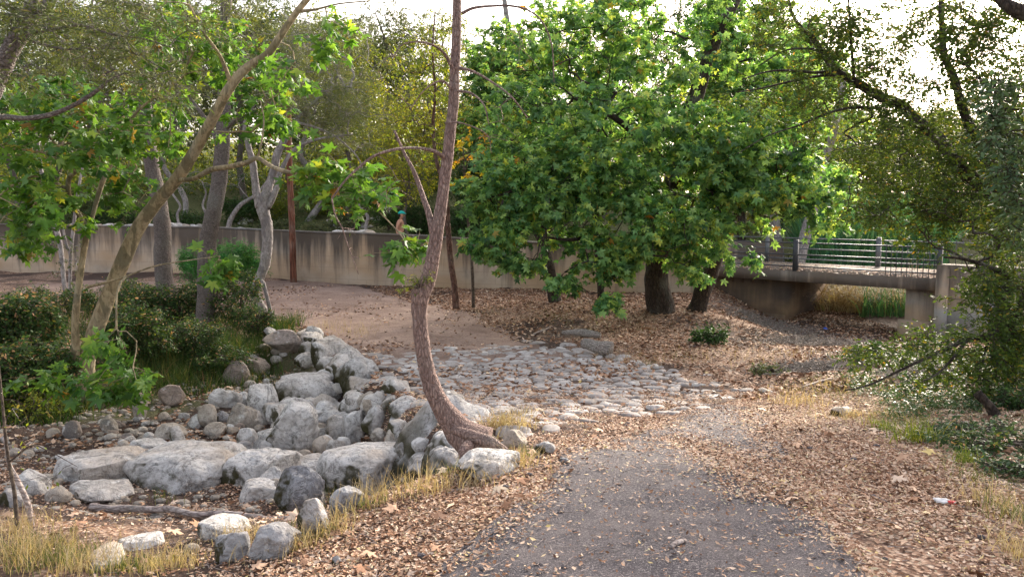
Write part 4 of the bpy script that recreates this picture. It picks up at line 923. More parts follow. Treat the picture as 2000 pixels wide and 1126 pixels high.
tree('pale_forked_tree', 'whitish smooth tree forking above the wall, its thin branches carrying wispy grey green foliage', T5,
     [(620, 170, 17.2, 120, 80, 1.2, 110), (680, 230, 17.2, 90, 70, 1., 60), (520, 170, 17, 80, 80, .8, 26), (660, 90, 17.4, 110, 70, 1.1, 55)], NEEDLE, 'grey', 'barkpale', .13, 53, q=4, L=.30, m=9, step=.2, rtip=.005, wig=.3, bump=.1, flat=1., updown=.4, droop=.1)
# slender stems
tree('slender_pale_stem', 'thin whitish stem rising in front of the left end of the wall', [[(128, 575, 19, .05), (124, 540, 19, .05), (118, 480, 19, .06), (108, 440, 19, .06), (96, 392, 19, .055), (80, 330, 19, .045), (70, 240, 19, .03)]],
     [(90, 240, 19, 60, 80, .7, 22)], OVAL, 'olive', 'barkpale', .09, 54, q=2, L=.3, m=4)
tree('slender_pale_stem', 'thin forked pale stem just right of the other slender stem by the wall', [[(136, 580, 19.5, .04), (138, 500, 19.5, .04), (144, 440, 19.5, .04), (150, 390, 19.5, .035), (162, 320, 19.5, .025)], [(138, 500, 19.5, .03), (128, 470, 19.5, .03), (120, 430, 19.5, .02)]],
     [(130, 500, 19.3, 40, 60, .5, 16), (160, 300, 19.5, 40, 50, .5, 12)], OVAL, 'olive', 'barkpale', .06, 55, q=2, L=.2, m=4)
# slim tree behind the curved trunk with autumn leaves
tree('slim_wavy_tree', 'slim brown stem behind the curved trunk, standing on leaf litter before the wall', [[(891, 602, 17.4, .085), (888, 560, 17.4, .07), (882, 520, 17.4, .066), (877, 470, 17.4, .064), (874, 430, 17.4, .06), (872, 390, 17.4, .052), (862, 350, 17.4, .045), (850, 300, 17.4, .04), (846, 240, 17.4, .034), (850, 180, 17.4, .028), (845, 100, 17.4, .02), (850, 20, 17.4, .014)]],
     [(830, 140, 17.4, 90, 110, .9, 70), (800, 280, 17.4, 70, 70, .6, 22)], OVAL, 'ygreen', 'barkred', .085, 56, q=3, L=.28, m=5, step=.2)
tree('autumn_sapling', 'young tree with bright yellow and orange leaves just right of the curved trunk', [[(925, 600, 18.4, .04), (922, 520, 18.4, .035), (915, 440, 18.4, .03), (908, 360, 18.4, .02), (905, 290, 18.4, .012)]],
     [(905, 330, 18.2, 30, 60, .4, 14), (940, 330, 17.8, 60, 50, .4, 12), (985, 320, 17.5, 40, 40, .3, 7), (930, 270, 17.6, 40, 50, .4, 6)], PALM, 'yellow', 'barktwig', .10, 57, q=2, L=.22, m=2, step=.2)

# near tree at upper left with narrow leaves
NL = [[(-210, 620, 7.4, .16), (-120, 420, 7.4, .12), (-40, 230, 7.4, .09), (5, 130, 7.4, .082), (30, 80, 7.4, .078), (48, 55, 7.4, .075), (62, 10, 7.4, .06), (75, -60, 7.4, .05)],
 [(48, 60, 7.4, .05), (75, 22, 7.4, .045), (105, -5, 7.4, .04), (160, -60, 7.4, .03)],
 [(-60, 255, 7.4, .03), (0, 230, 7.3, .024), (50, 231, 7.2, .022), (95, 225, 7.1, .021), (135, 210, 7.1, .02), (170, 190, 7.0, .019), (205, 163, 7.0, .017), (202, 148, 7, .010), (225, 135, 7, .006)],
 [(205, 163, 7, .010), (230, 148, 7, .008), (258, 141, 7, .005)],
 [(52, 65, 7.4, .02), (100, 58, 7.3, .014), (160, 50, 7.2, .011), (220, 68, 7.1, .009), (280, 76, 7, .007), (340, 95, 7, .004)],
 [(60, 80, 7.4, .016), (120, 95, 7.2, .011), (180, 95, 7.1, .009), (250, 100, 7, .006), (330, 140, 7, .004)]]
tree('narrow_leaved_tree', 'near tree at upper left with rough pale trunk and fine narrow grey leaves', NL,
     [(200, 40, 7, 170, 60, .6, 75), (260, 110, 6.9, 130, 60, .5, 55), (60, 120, 7.1, 90, 100, .5, 22), (330, 180, 7, 80, 40, .4, 10), (30, 20, 7.2, 80, 50, .4, 22), (400, 40, 7, 90, 60, .4, 16)],
     NARROW, 'olive', 'barkgrey', .075, 61, q=3, L=.16, m=5, step=.11, rtip=.0022, wig=.3, bump=.1, bsc=12, tipr=.0012, flat=1, updown=.3, droop=.3)

# oak at the right
OK = [[(2120, 800, 8.6, .17), (2090, 640, 8.6, .15), (2060, 520, 8.7, .14), (2010, 440, 8.8, .115), (1975, 405, 8.9, .10), (1940, 378, 9, .09), (1900, 352, 9.1, .082), (1870, 318, 9.2, .075), (1830, 268, 9.3, .068), (1790, 235, 9.4, .062), (1760, 205, 9.5, .058), (1720, 190, 9.5, .054), (1690, 172, 9.6, .05), (1660, 155, 9.6, .046), (1630, 135, 9.7, .042), (1608, 105, 9.7, .036), (1585, 72, 9.8, .03), (1565, 55, 9.8, .024), (1545, 20, 9.8, .018), (1535, -40, 9.8, .014)],
 [(2010, 445, 8.8, .09), (1960, 370, 9, .07), (1930, 310, 9.1, .062), (1900, 260, 9.2, .056), (1880, 210, 9.3, .05), (1862, 150, 9.4, .045), (1845, 110, 9.4, .04), (1840, 60, 9.5, .036), (1838, 0, 9.5, .03), (1836, -60, 9.5, .02)],
 [(2060, 520, 8.7, .13), (2105, 380, 8.6, .13), (2150, 220, 8.5, .125), (2150, 110, 8.4, .12), (2110, 50, 8.4, .11), (2040, 30, 8.5, .10), (1990, 22, 8.6, .075), (1960, 5, 8.7, .06), (1930, -30, 8.8, .04)],
 [(1668, 158, 9.6, .02), (1664, 100, 9.6, .018), (1660, 40, 9.6, .015), (1655, -30, 9.6, .01)],
 [(1630, 140, 9.7, .024), (1590, 142, 9.5, .018), (1550, 138, 9.3, .014), (1500, 140, 9.1, .010), (1450, 155, 9, .006)],
 [(1605, 98, 9.7, .02), (1570, 95, 9.5, .014), (1530, 100, 9.4, .010), (1480, 130, 9.3, .006)],
 [(1640, 145, 9.6, .02), (1590, 150, 9.4, .015), (1540, 160, 9.2, .012), (1490, 172, 9, .009), (1440, 180, 8.9, .006)],
 [(1720, 212, 9.5, .022), (1670, 210, 9.3, .018), (1620, 220, 9.1, .014), (1560, 245, 9, .010), (1500, 265, 8.9, .007), (1440, 300, 8.8, .004)],
 [(1855, 115, 9.4, .02), (1890, 130, 9.2, .016), (1925, 165, 9.1, .01)],
 [(2040, 560, 8.7, .09), (1985, 545, 8.4, .07), (1962, 580, 8.2, .055), (1955, 620, 8.1, .045), (1935, 655, 8, .035), (1890, 662, 7.8, .025), (1830, 690, 7.6, .02), (1780, 712, 7.5, .014), (1700, 750, 7.4, .009), (1650, 762, 7.3, .006)],
 [(1890, 662, 7.8, .02), (1860, 700, 7.5, .014), (1830, 730, 7.4, .01), (1800, 745, 7.3, .006)],
 [(1985, 545, 8.4, .03), (1930, 520, 8.2, .022), (1880, 505, 8, .018), (1845, 502, 7.9, .01)],
 [(2060, 520, 8.7, .06), (1990, 600, 8.2, .05), (1960, 690, 8, .035), (1940, 740, 7.9, .02)]]
tree('oak_tree', 'dark limbed small leaved oak reaching in from the right edge over the bridge', OK,
     [(1900, 370, 8.9, 110, 100, .9, 120), (1790, 300, 9.1, 130, 90, .8, 90), (1955, 530, 8.4, 70, 80, .8, 50), (1740, 400, 9, 110, 60, .6, 60), (1860, 690, 7.8, 110, 55, .6, 60), (1960, 650, 8, 60, 80, .6, 50), (1720, 690, 7.5, 80, 30, .3, 18), (1750, 80, 9.6, 170, 110, .9, 190), (1920, 80, 9.3, 120, 110, .8, 200), (1640, 190, 9.4, 130, 90, .6, 80), (1570, 50, 9.6, 130, 80, .6, 80), (1800, 200, 9.4, 110, 60, .6, 50), (1985, 600, 8.3, 50, 110, .8, 36), (1500, 190, 9.1, 100, 60, .4, 22), (1960, 250, 8.8, 90, 140, .7, 90), (1960, 470, 8.6, 70, 100, .8, 60), (1980, 640, 8.1, 60, 60, .6, 40), (1950, 740, 7.8, 90, 50, .5, 40), (1840, 400, 8.8, 100, 40, .5, 26), (1900, 570, 8.2, 60, 60, .4, 20), (1820, 440, 8.7, 80, 60, .5, 40), (1690, 300, 9.2, 80, 60, .5, 30)],
     OVAL, 'oak', 'barkdark', .042, 71, q=4, L=.20, m=8, step=.13, rtip=.0026, wig=.28, bump=.12, bsc=9, tipr=.0014, updown=.6, droop=.15, flat=.8)
IV = [[(2190, 900, 6.6, .10), (2160, 700, 6.6, .09), (2120, 500, 6.6, .07), (2080, 350, 6.6, .05), (2040, 220, 6.6, .03), (2010, 120, 6.6, .02)]]
tree('grey_leaved_shrub_tree', 'bluish green leafy mass hanging at the right edge, nearer than the oak', IV,
     [(1965, 260, 6.5, 62, 110, .4, 75), (1990, 400, 6.5, 50, 90, .4, 40), (1940, 210, 6.6, 40, 60, .3, 16)], OVAL, 'ivy', 'barkdark', .048, 72, q=3, L=.14, m=6, step=.12, rtip=.0025, updown=.7)
tree('bare_sapling', 'thin bare twiggy sapling standing in the grass at the lower left edge', [[(36, 1052, 4.9, .014), (28, 960, 4.9, .012), (14, 880, 4.9, .010), (4, 780, 4.9, .008), (-10, 640, 4.9, .005)], [(20, 900, 4.9, .007), (60, 870, 4.85, .005), (95, 880, 4.8, .0035), (150, 910, 4.8, .002)]],
     [(40, 800, 4.9, 60, 90, .25, 16), (90, 900, 4.8, 60, 40, .2, 10)], OVAL, 'ygreen', 'barktwig', .03, 73, q=1, L=.06, m=1, step=.08, rtip=.0013, leafy=.4, tipr=.001, sides=10, wig=.3)
tree('bare_sapling', 'bent tan stem crossing behind the thinner bare sapling at the lower left', [[(62, 1030, 5.1, .020), (55, 985, 5.1, .019), (36, 940, 5.1, .016), (18, 905, 5.1, .012), (8, 850, 5.1, .008)]],
     [(30, 850, 5.1, 40, 60, .2, 8)], OVAL, 'gold', 'stick', .03, 74, q=1, L=.06, m=1, step=.08, rtip=.0013, leafy=.4, tipr=.001, sides=10)
#==NEXT==
# ------------------------------------------------------------------ trees behind the wall
def ftree(px, Yc, topy, rx, leaf, lmat, bmat, size, seed, name, label, n=90, q=3, m=6, L=.5, r=.16, low=.35, lean=0, group=None, cat='tree', flat=.6):
    base = at(px, 460, Yc); base[2] = float(H(base[0], base[1])); top = at(px, topy, Yc)[2]; h = top-base[2]; rw = rx*Yc/FPX
    g = np.random.default_rng(seed); pts = []; 
    for k in range(7):
        f = k/6; pts.append((base[0]+lean*h*f+g.normal(0, .035*h)*(f > 0), base[1]+g.normal(0, .03*h)*(f > 0), base[2]-.15*(k == 0)+h*.92*f, r*(1-.8*f)))
    limbs = [pts]
    for k in range(4):
        f = g.uniform(.3, .7); a = g.uniform(0, 6.28); b0 = np.array([np.interp(f*6, range(7), [p[j] for p in pts]) for j in range(4)])
        e = np.array([math.cos(a)*rw*.6, math.sin(a)*rw*.5, h*.18]); limbs.append([tuple(b0[:3])+(b0[3]*.55,), tuple(b0[:3]+e*.5+[0, 0, .05*h])+(b0[3]*.4,), tuple(b0[:3]+e)+(b0[3]*.2,)])
    cz = base[2]+h*(low+(1-low)*.5)
    bl = [((base[0]+lean*h*.5, base[1], cz), (rw, rw*.8, h*(1-low)*.5), n), ((base[0]+lean*h*.8, base[1], cz+h*(1-low)*.25), (rw*.6, rw*.5, h*(1-low)*.28), n//3)]
    for k in range(4):
        a = g.uniform(0, 6.28); bl.append(((base[0]+math.cos(a)*rw*.8, base[1]+math.sin(a)*rw*.5, cz+g.uniform(-.35, .25)*h*(1-low)), (rw*.42, rw*.35, h*.12), n//6))
    return tree(name, label, limbs, [], leaf, G[lmat] and lmat, bmat, size, seed, cat, group, q=q, L=L, m=m, step=.5, rtip=.008, wig=.25, world=True, sides=10, maxcnt=3, base=base, attrw=np.concatenate([blobw(g, *b) for b in bl]), flat=flat, tipr=.004)
FT = [
 (30, 34, -80, 130, OVAL, 'grey', 'barkgrey', .11, 'feathery_tree', 'grey green feathery tree above the left end of the wall', .16, .3),
 (190, 38, -60, 150, OVAL, 'ygreen', 'barkgrey', .12, 'hillside_tree', 'yellowish green tree on the slope behind the two grey trunks, leftmost of its colour', .18, .3),
 (350, 33, -20, 120, OVAL, 'grey', 'barkpale', .11, 'feathery_tree', 'grey green feathery tree on the slope behind the darker grey trunk', .13, .3),
 (480, 40, -70, 130, OVAL, 'grey', 'barkgrey', .13, 'hillside_tree', 'dull green hillside tree above the pale forked tree', .17, .25),
 (600, 36, 10, 110, NEEDLE, 'grey', 'barkpale', .17, 'wispy_tree', 'large wispy grey green tree behind the timber pole', .16, .25),
 (690, 33, 60, 95, OVAL, 'ygreen', 'barkgrey', .11, 'hillside_tree', 'sunlit yellow green tree on the slope between pole and curved trunk', .11, .2),
 (760, 44, -10, 100, OVAL, 'grey', 'barkgrey', .13, 'hillside_tree', 'tall thin crowned tree against the sky left of the curved trunk top', .16, .35),
 (800, 31, 170, 65, OVAL, 'gold', 'barkgrey', .09, 'autumn_tree', 'bright yellow green low tree glowing behind the curved trunk', .07, .2),
 (870, 40, 0, 90, OVAL, 'ygreen', 'barkgrey', .12, 'hillside_tree', 'yellow green tree directly behind the curved trunk', .12, .2),
 (935, 46, 190, 70, OVAL, 'dark', 'barkgrey', .13, 'hillside_tree', 'dark green tree low against the bright sky gap', .12, .2),
 (1030, 38, 110, 85, OVAL, 'sycb' , 'barkgrey', .12, 'broadleaf_tree', 'green broadleaf tree at the foot of the thin bare pale trunk', .12, .2),
 (1120, 42, -60, 110, OVAL, 'ygreen', 'barkgrey', .13, 'broadleaf_tree', 'yellow green tree showing above the left side of the big sycamore', .15, .2),
 (1230, 36, -30, 110, OVAL, 'ygreen', 'barkdark', .12, 'broadleaf_tree', 'light leaved tree above the middle of the big sycamore', .14, .25),
 (1400, 40, -70, 130, OVAL, 'dark', 'barkdark', .13, 'broadleaf_tree', 'dark green tree behind the right shoulder of the big sycamore', .16, .2),
 (1530, 34, 70, 100, OVAL, 'ygreen', 'barkdark', .10, 'broadleaf_tree', 'yellowish tree over the reeds left of the oak limbs', .10, .15),
 (1650, 40, 130, 100, OVAL, 'dark', 'barkdark', .12, 'broadleaf_tree', 'dark rounded tree behind the bridge railing', .12, .1),
 (1780, 38, 210, 110, OVAL, 'ygreen', 'barkdark', .11, 'broadleaf_tree', 'olive tree beyond the right half of the bridge', .12, .1),
 (1930, 36, 90, 120, OVAL, 'dark', 'barkdark', .11, 'broadleaf_tree', 'dark tree beyond the pale concrete pier', .14, .1),
 (2080, 34, 30, 120, OVAL, 'dark', 'barkdark', .11, 'broadleaf_tree', 'dark tree beyond the bridge at the far right edge', .14, .1),
 (110, 45, -90, 150, OVAL, 'dark', 'barkgrey', .15, 'hillside_tree', 'dark green tree far up the slope at the left edge', .18, .15),
 (290, 44, -70, 130, OVAL, 'grey', 'barkgrey', .15, 'hillside_tree', 'grey green tree far up the slope between the two grey trunks', .16, .15),
 (430, 46, -60, 130, OVAL, 'ygreen', 'barkgrey', .15, 'hillside_tree', 'light green tree far up the slope behind the nearer grey trunk', .16, .15),
 (560, 44, -20, 110, OVAL, 'dark', 'barkgrey', .15, 'hillside_tree', 'dark green tree far up the slope beside the timber pole', .16, .15),
 (660, 46, 0, 110, OVAL, 'ygreen', 'barkgrey', .15, 'hillside_tree', 'pale green tree far up the slope right of the timber pole', .16, .15),
 (720, 38, 150, 80, OVAL, 'gold', 'barkgrey', .12, 'hillside_tree', 'golden green tree low on the slope above the small white barked tree', .12, .1),
 (815, 47, 30, 90, OVAL, 'dark', 'barkgrey', .14, 'hillside_tree', 'dark slim tree in the distance left of the curved trunk', .14, .2),
 (950, 36, 290, 70, OVAL, 'dark', 'barkgrey', .11, 'broadleaf_tree', 'low dark tree behind the young orange leaved sapling', .1, .05),
 (1040, 32, 300, 80, OVAL, 'ygreen', 'barkgrey', .10, 'broadleaf_tree', 'low light green tree left of the big sycamore crown', .1, .05),
 (1180, 33, 130, 90, OVAL, 'dark', 'barkgrey', .11, 'broadleaf_tree', 'dark tree hidden behind the left half of the big sycamore', .12, .1),
 (1480, 44, 0, 120, OVAL, 'ygreen', 'barkdark', .14, 'broadleaf_tree', 'yellow green tree above the bridge parapet wall', .14, .1),
 (1600, 48, 110, 120, OVAL, 'grey', 'barkdark', .15, 'broadleaf_tree', 'hazy green tree above the far reeds', .14, .1),
 (1720, 46, 190, 120, OVAL, 'dark', 'barkdark', .14, 'broadleaf_tree', 'dark distant tree seen under the oak limb', .14, .1),
 (1860, 44, 170, 120, OVAL, 'ygreen', 'barkdark', .14, 'broadleaf_tree', 'yellowish distant tree behind the oak stems', .14, .1),
 (1330, 50, -60, 130, OVAL, 'grey', 'barkdark', .16, 'broadleaf_tree', 'hazy tall tree far behind the big sycamore top', .16, .2),
 (1560, 47, -10, 120, OVAL, 'ygreen', 'barkdark', .15, 'broadleaf_tree', 'tall light green tree far behind the tip of the oak limb', .16, .2),
 (965, 48, 110, 80, OVAL, 'grey', 'barkgrey', .15, 'hillside_tree', 'hazy tree low in the bright gap right of the curved trunk', .14, .2),
 (1570, 30, 40, 120, PALM, 'sycb', 'barkdark', .13, 'broadleaf_tree', 'lobed leaved green tree rising behind the bridge between big sycamore and oak', .14, .2),
 (985, 29, 40, 90, PALM, 'sycb', 'barkdark', .12, 'broadleaf_tree', 'lobed leaved green tree just behind the wall left of the big sycamore', .12, .3),
 (1450, 30, -60, 110, PALM, 'sycb', 'barkdark', .12, 'broadleaf_tree', 'tall lobed leaved tree whose top shows above the right shoulder of the big sycamore', .16, .3),
 (-90, 30, -60, 120, OVAL, 'dark', 'barkdark', .10, 'hillside_tree', 'dark tree cut by the left edge above the wall', .14, .2),
]
for i, (px, Yc, ty, rx, lf, lm, bm_, sz, nm, lb, r, low) in enumerate(FT):
    dens = 170 if i < 6 else 140
    ftree(px, Yc, ty, rx, lf, lm, bm_, sz, 800+i, nm, lb, n=dens, q=4, m=7, L=.55, r=r, low=low)
tree('bare_pale_trunk_tree', 'thin pale bare trunk standing against the bright sky right of the curved trunk', [[(1012, 470, 33, .13), (1008, 380, 33, .13), (1003, 250, 33, .12), (1000, 120, 33, .12), (992, 50, 33, .11), (984, -10, 33, .10), (980, -90, 33, .08)], [(1001, 150, 33, .05), (1020, 120, 33, .035), (1050, 60, 33, .02)]],
     [(1010, 190, 33, 30, 60, .8, 16)], OVAL, 'grey', 'barkpale', .10, 901, q=2, L=.4, m=4, step=.5, rtip=.008)
tree('pale_leaning_trunk_tree', 'pale trunk leaning right behind the bridge railing beside the dark post', [[(1524, 640, 25.8, .24), (1540, 590, 25.8, .21), (1556, 530, 25.8, .20), (1570, 470, 25.8, .19), (1584, 420, 25.8, .18), (1600, 350, 25.8, .16), (1630, 250, 25.8, .12), (1650, 140, 25.8, .08)]],
     [(1600, 250, 26, 110, 70, 1., 60)], OVAL, 'ygreen', 'barkpale', .10, 902, q=3, L=.4, m=5, step=.35)
tree('ringed_trunk_tree', 'short mottled trunk seen above the bridge parapet wall', [[(1524, 560, 29, .2), (1522, 500, 29, .18), (1515, 440, 29, .17), (1505, 370, 29, .15), (1500, 280, 29, .1)]],
     [(1470, 330, 29, 90, 60, 1., 40)], OVAL, 'dark', 'barkpale', .10, 903, q=3, L=.4, m=5, step=.35)
# bent white stems and scrub trees on the slope
for k, (px, Yc, pts, lb) in enumerate([
  (345, 28.5, [(352, 447, .05), (346, 420, .045), (352, 402, .04), (338, 380, .035), (328, 360, .02)], 'crooked white stem standing just behind the wall between the grey trunks'),
  (404, 29.5, [(405, 445, .05), (403, 420, .045), (396, 400, .04), (402, 378, .03), (395, 355, .02)], 'thin white crooked stem close behind the darker grey trunk'),
  (715, 29.5, [(714, 455, .07), (716, 435, .06), (718, 422, .06), (706, 410, .04), (700, 395, .03)], 'small white barked tree just above the wall left of the walker'),
  (455, 30, [(446, 446, .10), (452, 425, .09), (470, 400, .08), (500, 380, .05), (520, 355, .03)], 'tan crooked trunk above the wall behind the pale forked tree')]):
    lm_ = [[(a, b, Yc, r) for a, b, r in pts]]
    c0 = at(pts[0][0], pts[0][1], Yc); zz = float(H(c0[0], c0[1])); lm_[0].insert(0, (pts[0][0], pts[0][1]+12, Yc, pts[0][2]))
    tree('crooked_stem_tree', lb, lm_, [(px, 345, Yc, 45, 26, .6, 26)], OVAL, 'dark', 'barkpale', .07, 920+k, q=3, L=.3, m=4, step=.25)

# ------------------------------------------------------------------ shrubs
def shrub(name, label, px, by, rx, hy, tpl, lmat, size, seed, n=60, q=4, m=5, L=.2, Yc=None, bm_='barktwig', updown=.7, droop=.2, flat=.9, cat='shrub', tipr=.002):
    b = hit(px, by) if Yc is None else at(px, by, Yc)
    if Yc is not None: b[2] = float(H(b[0], b[1]))
    k = b[1]/FPX; rw = rx*k; hh = hy*k; g = np.random.default_rng(seed); limbs = []
    for j in range(6):
        a = g.uniform(0, 6.28); e = np.array([math.cos(a)*rw*.5, math.sin(a)*rw*.35, hh*.75]); limbs.append([tuple(b-[0, 0, .05])+(.018,), tuple(b+e*.5+[0, 0, .1*hh])+(.012,), tuple(b+e)+(.006,)])
    A = [blobw(g, b+[0, 0, hh*.5], (rw*.85, rw*.6, hh*.48), n)]
    for j in range(5):
        a = g.uniform(0, 6.28); A.append(blobw(g, b+[math.cos(a)*rw*.7, math.sin(a)*rw*.45, hh*g.uniform(.3, .85)], (rw*.35, rw*.3, hh*.25), n//6))
    A = np.concatenate(A); A[:, 2] = np.maximum(A[:, 2], H(A[:, 0], A[:, 1])+.04)
    return tree(name, label, limbs, [], tpl, lmat, bm_, size, seed, cat, None, q=q, L=L, m=m, step=.2, rtip=.003, wig=.25, world=True, sides=6, bump=0, base=b, attrw=A, updown=updown, droop=droop, flat=flat, tipr=tipr)
SH = [
 ('green_shrub', 'bright green fine leaved shrub against the wall foot behind the nearer grey trunk', 425, 548, 92, 100, NARROW, 'pine', .10, 200, 5, 10, .2, 23),
 ('leafy_shrub', 'leafy shrub on the left bank between the grey trunk and the pale forked tree', 465, 645, 60, 120, OVAL, 'under', .05, 80, 4, 6, .16, None),
 ('bank_shrub', 'dark tangled bramble with brown leaves right of the leaning sycamore foot', 262, 700, 85, 110, OVAL, 'under', .06, 110, 4, 6, .2, None),
 ('bank_shrub', 'low green bush under the two grey trunks', 370, 690, 80, 70, OVAL, 'under', .045, 90, 4, 6, .16, None),
 ('bank_shrub', 'dark bush at the left edge with browned leaves, halfway up', 40, 700, 80, 120, OVAL, 'under', .07, 110, 4, 6, .2, None),
 ('bank_shrub', 'shadowed bush filling the bank left of the leaning sycamore foot', 110, 760, 70, 90, OVAL, 'under', .06, 80, 4, 6, .2, None),
 ('bank_shrub', 'green bush on the bank edge below the slender pale stems', 90, 620, 110, 60, OVAL, 'under', .06, 100, 4, 6, .2, None),
 ('bank_shrub', 'grassy green bush behind the leaning sycamore, above the brambles', 240, 610, 80, 60, OVAL, 'under', .05, 80, 4, 6, .16, None),
 ('bank_shrub', 'thin leaved bush at the foot of the pale forked tree', 500, 660, 40, 70, OVAL, 'under', .045, 50, 4, 6, .14, None),
 ('bank_shrub', 'dark low bush overhanging the head of the streambed', 420, 720, 80, 44, OVAL, 'under', .05, 70, 4, 6, .14, None),
 ('yellowing_shrub', 'yellowing low bush on the bank at the left edge above the stones', 60, 820, 90, 60, OVAL, 'ygreen', .04, 70, 4, 6, .12, None),
 ('rounded_bush', 'rounded fresh green bush behind the wall to the left of the curved trunk', 815, 470, 46, 66, OVAL, 'dark', .07, 120, 4, 7, .22, 31.5),
 ('rounded_bush', 'rounded fresh green bush behind the wall right of the curved trunk', 900, 470, 56, 62, OVAL, 'dark', .07, 120, 4, 7, .22, 31.),
 ('rounded_bush', 'bush just behind the walker near the wall top', 760, 468, 34, 44, OVAL, 'dark', .07, 70, 4, 6, .22, 32.5),
 ('hill_shrub', 'dark shrub on the rubble behind the left end of the wall', 80, 440, 90, 60, OVAL, 'dark', .08, 100, 4, 7, .25, 33),
 ('hill_shrub', 'dark shrub mass behind the wall between the two grey trunks', 360, 445, 60, 70, OVAL, 'dark', .08, 100, 4, 7, .25, 32),
 ('hill_shrub', 'dark shrub behind the wall right of the leaning sycamore', 230, 440, 70, 60, OVAL, 'dark', .08, 90, 4, 7, .25, 33.5),
 ('hill_shrub', 'low green scrub bush right of the timber pole above the wall', 640, 452, 60, 34, OVAL, 'grey', .07, 70, 4, 6, .2, 32),
 ('hill_shrub', 'low pale scrub bush left of the timber pole above the wall', 540, 450, 50, 30, OVAL, 'grey', .07, 60, 4, 6, .2, 33),
 ('bank_shrub', 'tall dark bush between the leaning sycamore and the farther grey trunk', 270, 640, 70, 90, OVAL, 'under', .055, 120, 4, 7, .2, None),
 ('bank_shrub', 'dark bush with pale dry twigs right of the farther grey trunk foot', 360, 640, 55, 90, OVAL, 'under', .05, 110, 4, 7, .18, None),
 ('bank_shrub', 'bush of dry brown and green leaves at the left edge, lowest on the bank', 20, 780, 90, 110, OVAL, 'under', .06, 120, 4, 7, .2, None),
 ('hill_shrub', 'pale green bush on the slope just left of the timber pole, higher of two', 520, 425, 60, 60, OVAL, 'ygreen', .08, 90, 4, 7, .25, 36),
 ('hill_shrub', 'pale green bush on the slope right of the timber pole, higher of two', 640, 420, 66, 60, OVAL, 'ygreen', .08, 100, 4, 7, .25, 37),
 ('hill_shrub', 'grey green bush on the slope between timber pole and the small white barked tree', 690, 440, 50, 44, OVAL, 'grey', .08, 80, 4, 7, .25, 33.5),
 ('hill_shrub', 'dark bush behind the pale forked tree above the wall', 470, 440, 50, 50, OVAL, 'dark', .08, 80, 4, 7, .25, 35),
 ('hill_shrub', 'yellow green bush on the slope above the walker', 770, 420, 60, 70, OVAL, 'ygreen', .08, 100, 4, 7, .25, 38),
 ('hill_shrub', 'dark bush on the slope right of the curved trunk, above the rounded bush', 950, 430, 70, 70, OVAL, 'dark', .08, 100, 4, 7, .25, 36),
 ('hill_shrub', 'green bush on the slope at far left behind the slender stems', 150, 430, 70, 60, OVAL, 'grey', .08, 100, 4, 7, .25, 37),
 ('small_bush', 'small dark green bush at the foot of the big sycamore by the bridge', 1385, 672, 36, 34, OVAL, 'dark', .06, 40, 4, 5, .12, None),
 ('small_bush', 'small bright green plant on the ground below the right abutment', 1695, 705, 24, 36, OVAL, 'dark', .07, 26, 4, 5, .12, None),
 ('small_bush', 'low green plant in the dry ground between cobbles and bridge', 1510, 732, 40, 20, OVAL, 'grey', .045, 30, 4, 5, .10, None),
 ('ivy_clump', 'ivy clump on the right verge near the yellow grass', 1900, 850, 80, 26, OVAL, 'ivy', .035, 70, 4, 6, .10, None),
 ('ivy_clump', 'ivy clump under the low oak sprays at the right edge', 1995, 800, 50, 50, OVAL, 'under', .04, 60, 4, 6, .12, None),
 ('ivy_clump', 'nearest ivy clump at the right edge of view', 1985, 930, 70, 26, OVAL, 'ivy', .032, 60, 4, 6, .09, None),
 ('ivy_clump', 'dark low ivy patch at the right edge below the low oak branch', 1950, 880, 90, 24, OVAL, 'under', .035, 90, 4, 7, .11, None),
 ('bramble_clump', 'dark bramble mass in the deep shade under the oak at the right edge', 1990, 740, 60, 80, OVAL, 'under', .04, 90, 4, 7, .14, None),
 ('bramble_clump', 'dark bramble tangle below the oak sprays', 1830, 760, 90, 18, OVAL, 'under', .035, 50, 4, 6, .12, None),
]
for i, s in enumerate(SH):
    nm, lb, px, by, rx, hy, tpl, lm, sz, n, q, m, L, Yc = s
    shrub(nm, lb, px, by, rx, hy, tpl, lm, sz, 1000+i, n, q, m, L, Yc)

# ------------------------------------------------------------------ far woodland and slope scrub (uncountable)
def clumps(name, P, tpl, size, lmat, g, L=.6, q=3, m=5, kind='stuff', **k):
    fm = MB(); tm = MB(); D = unit(g.normal(size=P.shape)+np.array([0, 0, 1.])); foliage(fm, tm, P, D, g, tpl, size, q, L, m, tw=False, **k)
    o = fm.build(name, G[lmat]); o['kind'] = kind; return o
g = np.random.default_rng(2)
n = 16000; px = g.uniform(-60, 2060, n); Yc = g.uniform(40, 60, n); topz = np.interp(px, [-60, 300, 600, 760, 900, 1100, 1300, 1600, 2060], [6, 20, 40, 90, 215, 190, 170, 235, 230])+22*n2(px, px*0, .02, 3)
py = topz+(470-topz)*g.random(n)**1.1
P = np.array([at(a, b, c) for a, b, c in zip(px, py, Yc)]); P[:, 2] = np.maximum(P[:, 2], H(P[:, 0], P[:, 1])+.2)
sel = g.random(n) < .5
clumps('far_woodland', P[sel], OVAL, .24, 'grey', g, 1.2, 3, 5); clumps('far_woodland_green', P[~sel], OVAL, .24, 'ygreen', g, 1.2, 3, 5)
n = 9000; x = g.uniform(-24, 12, n); y = wallY(x)+3.5+g.random(n)**1.2*18; P = np.stack([x, y, H(x, y)+.1+.25*g.random(n)], -1); P = P[n2(x, y, .5, 4) > -.15]
clumps('hillside_scrub', P[::2], OVAL, .07, 'grey', g, .25, 4, 5); clumps('hillside_scrub_green', P[1::2], OVAL, .07, 'dark', g, .25, 4, 5)
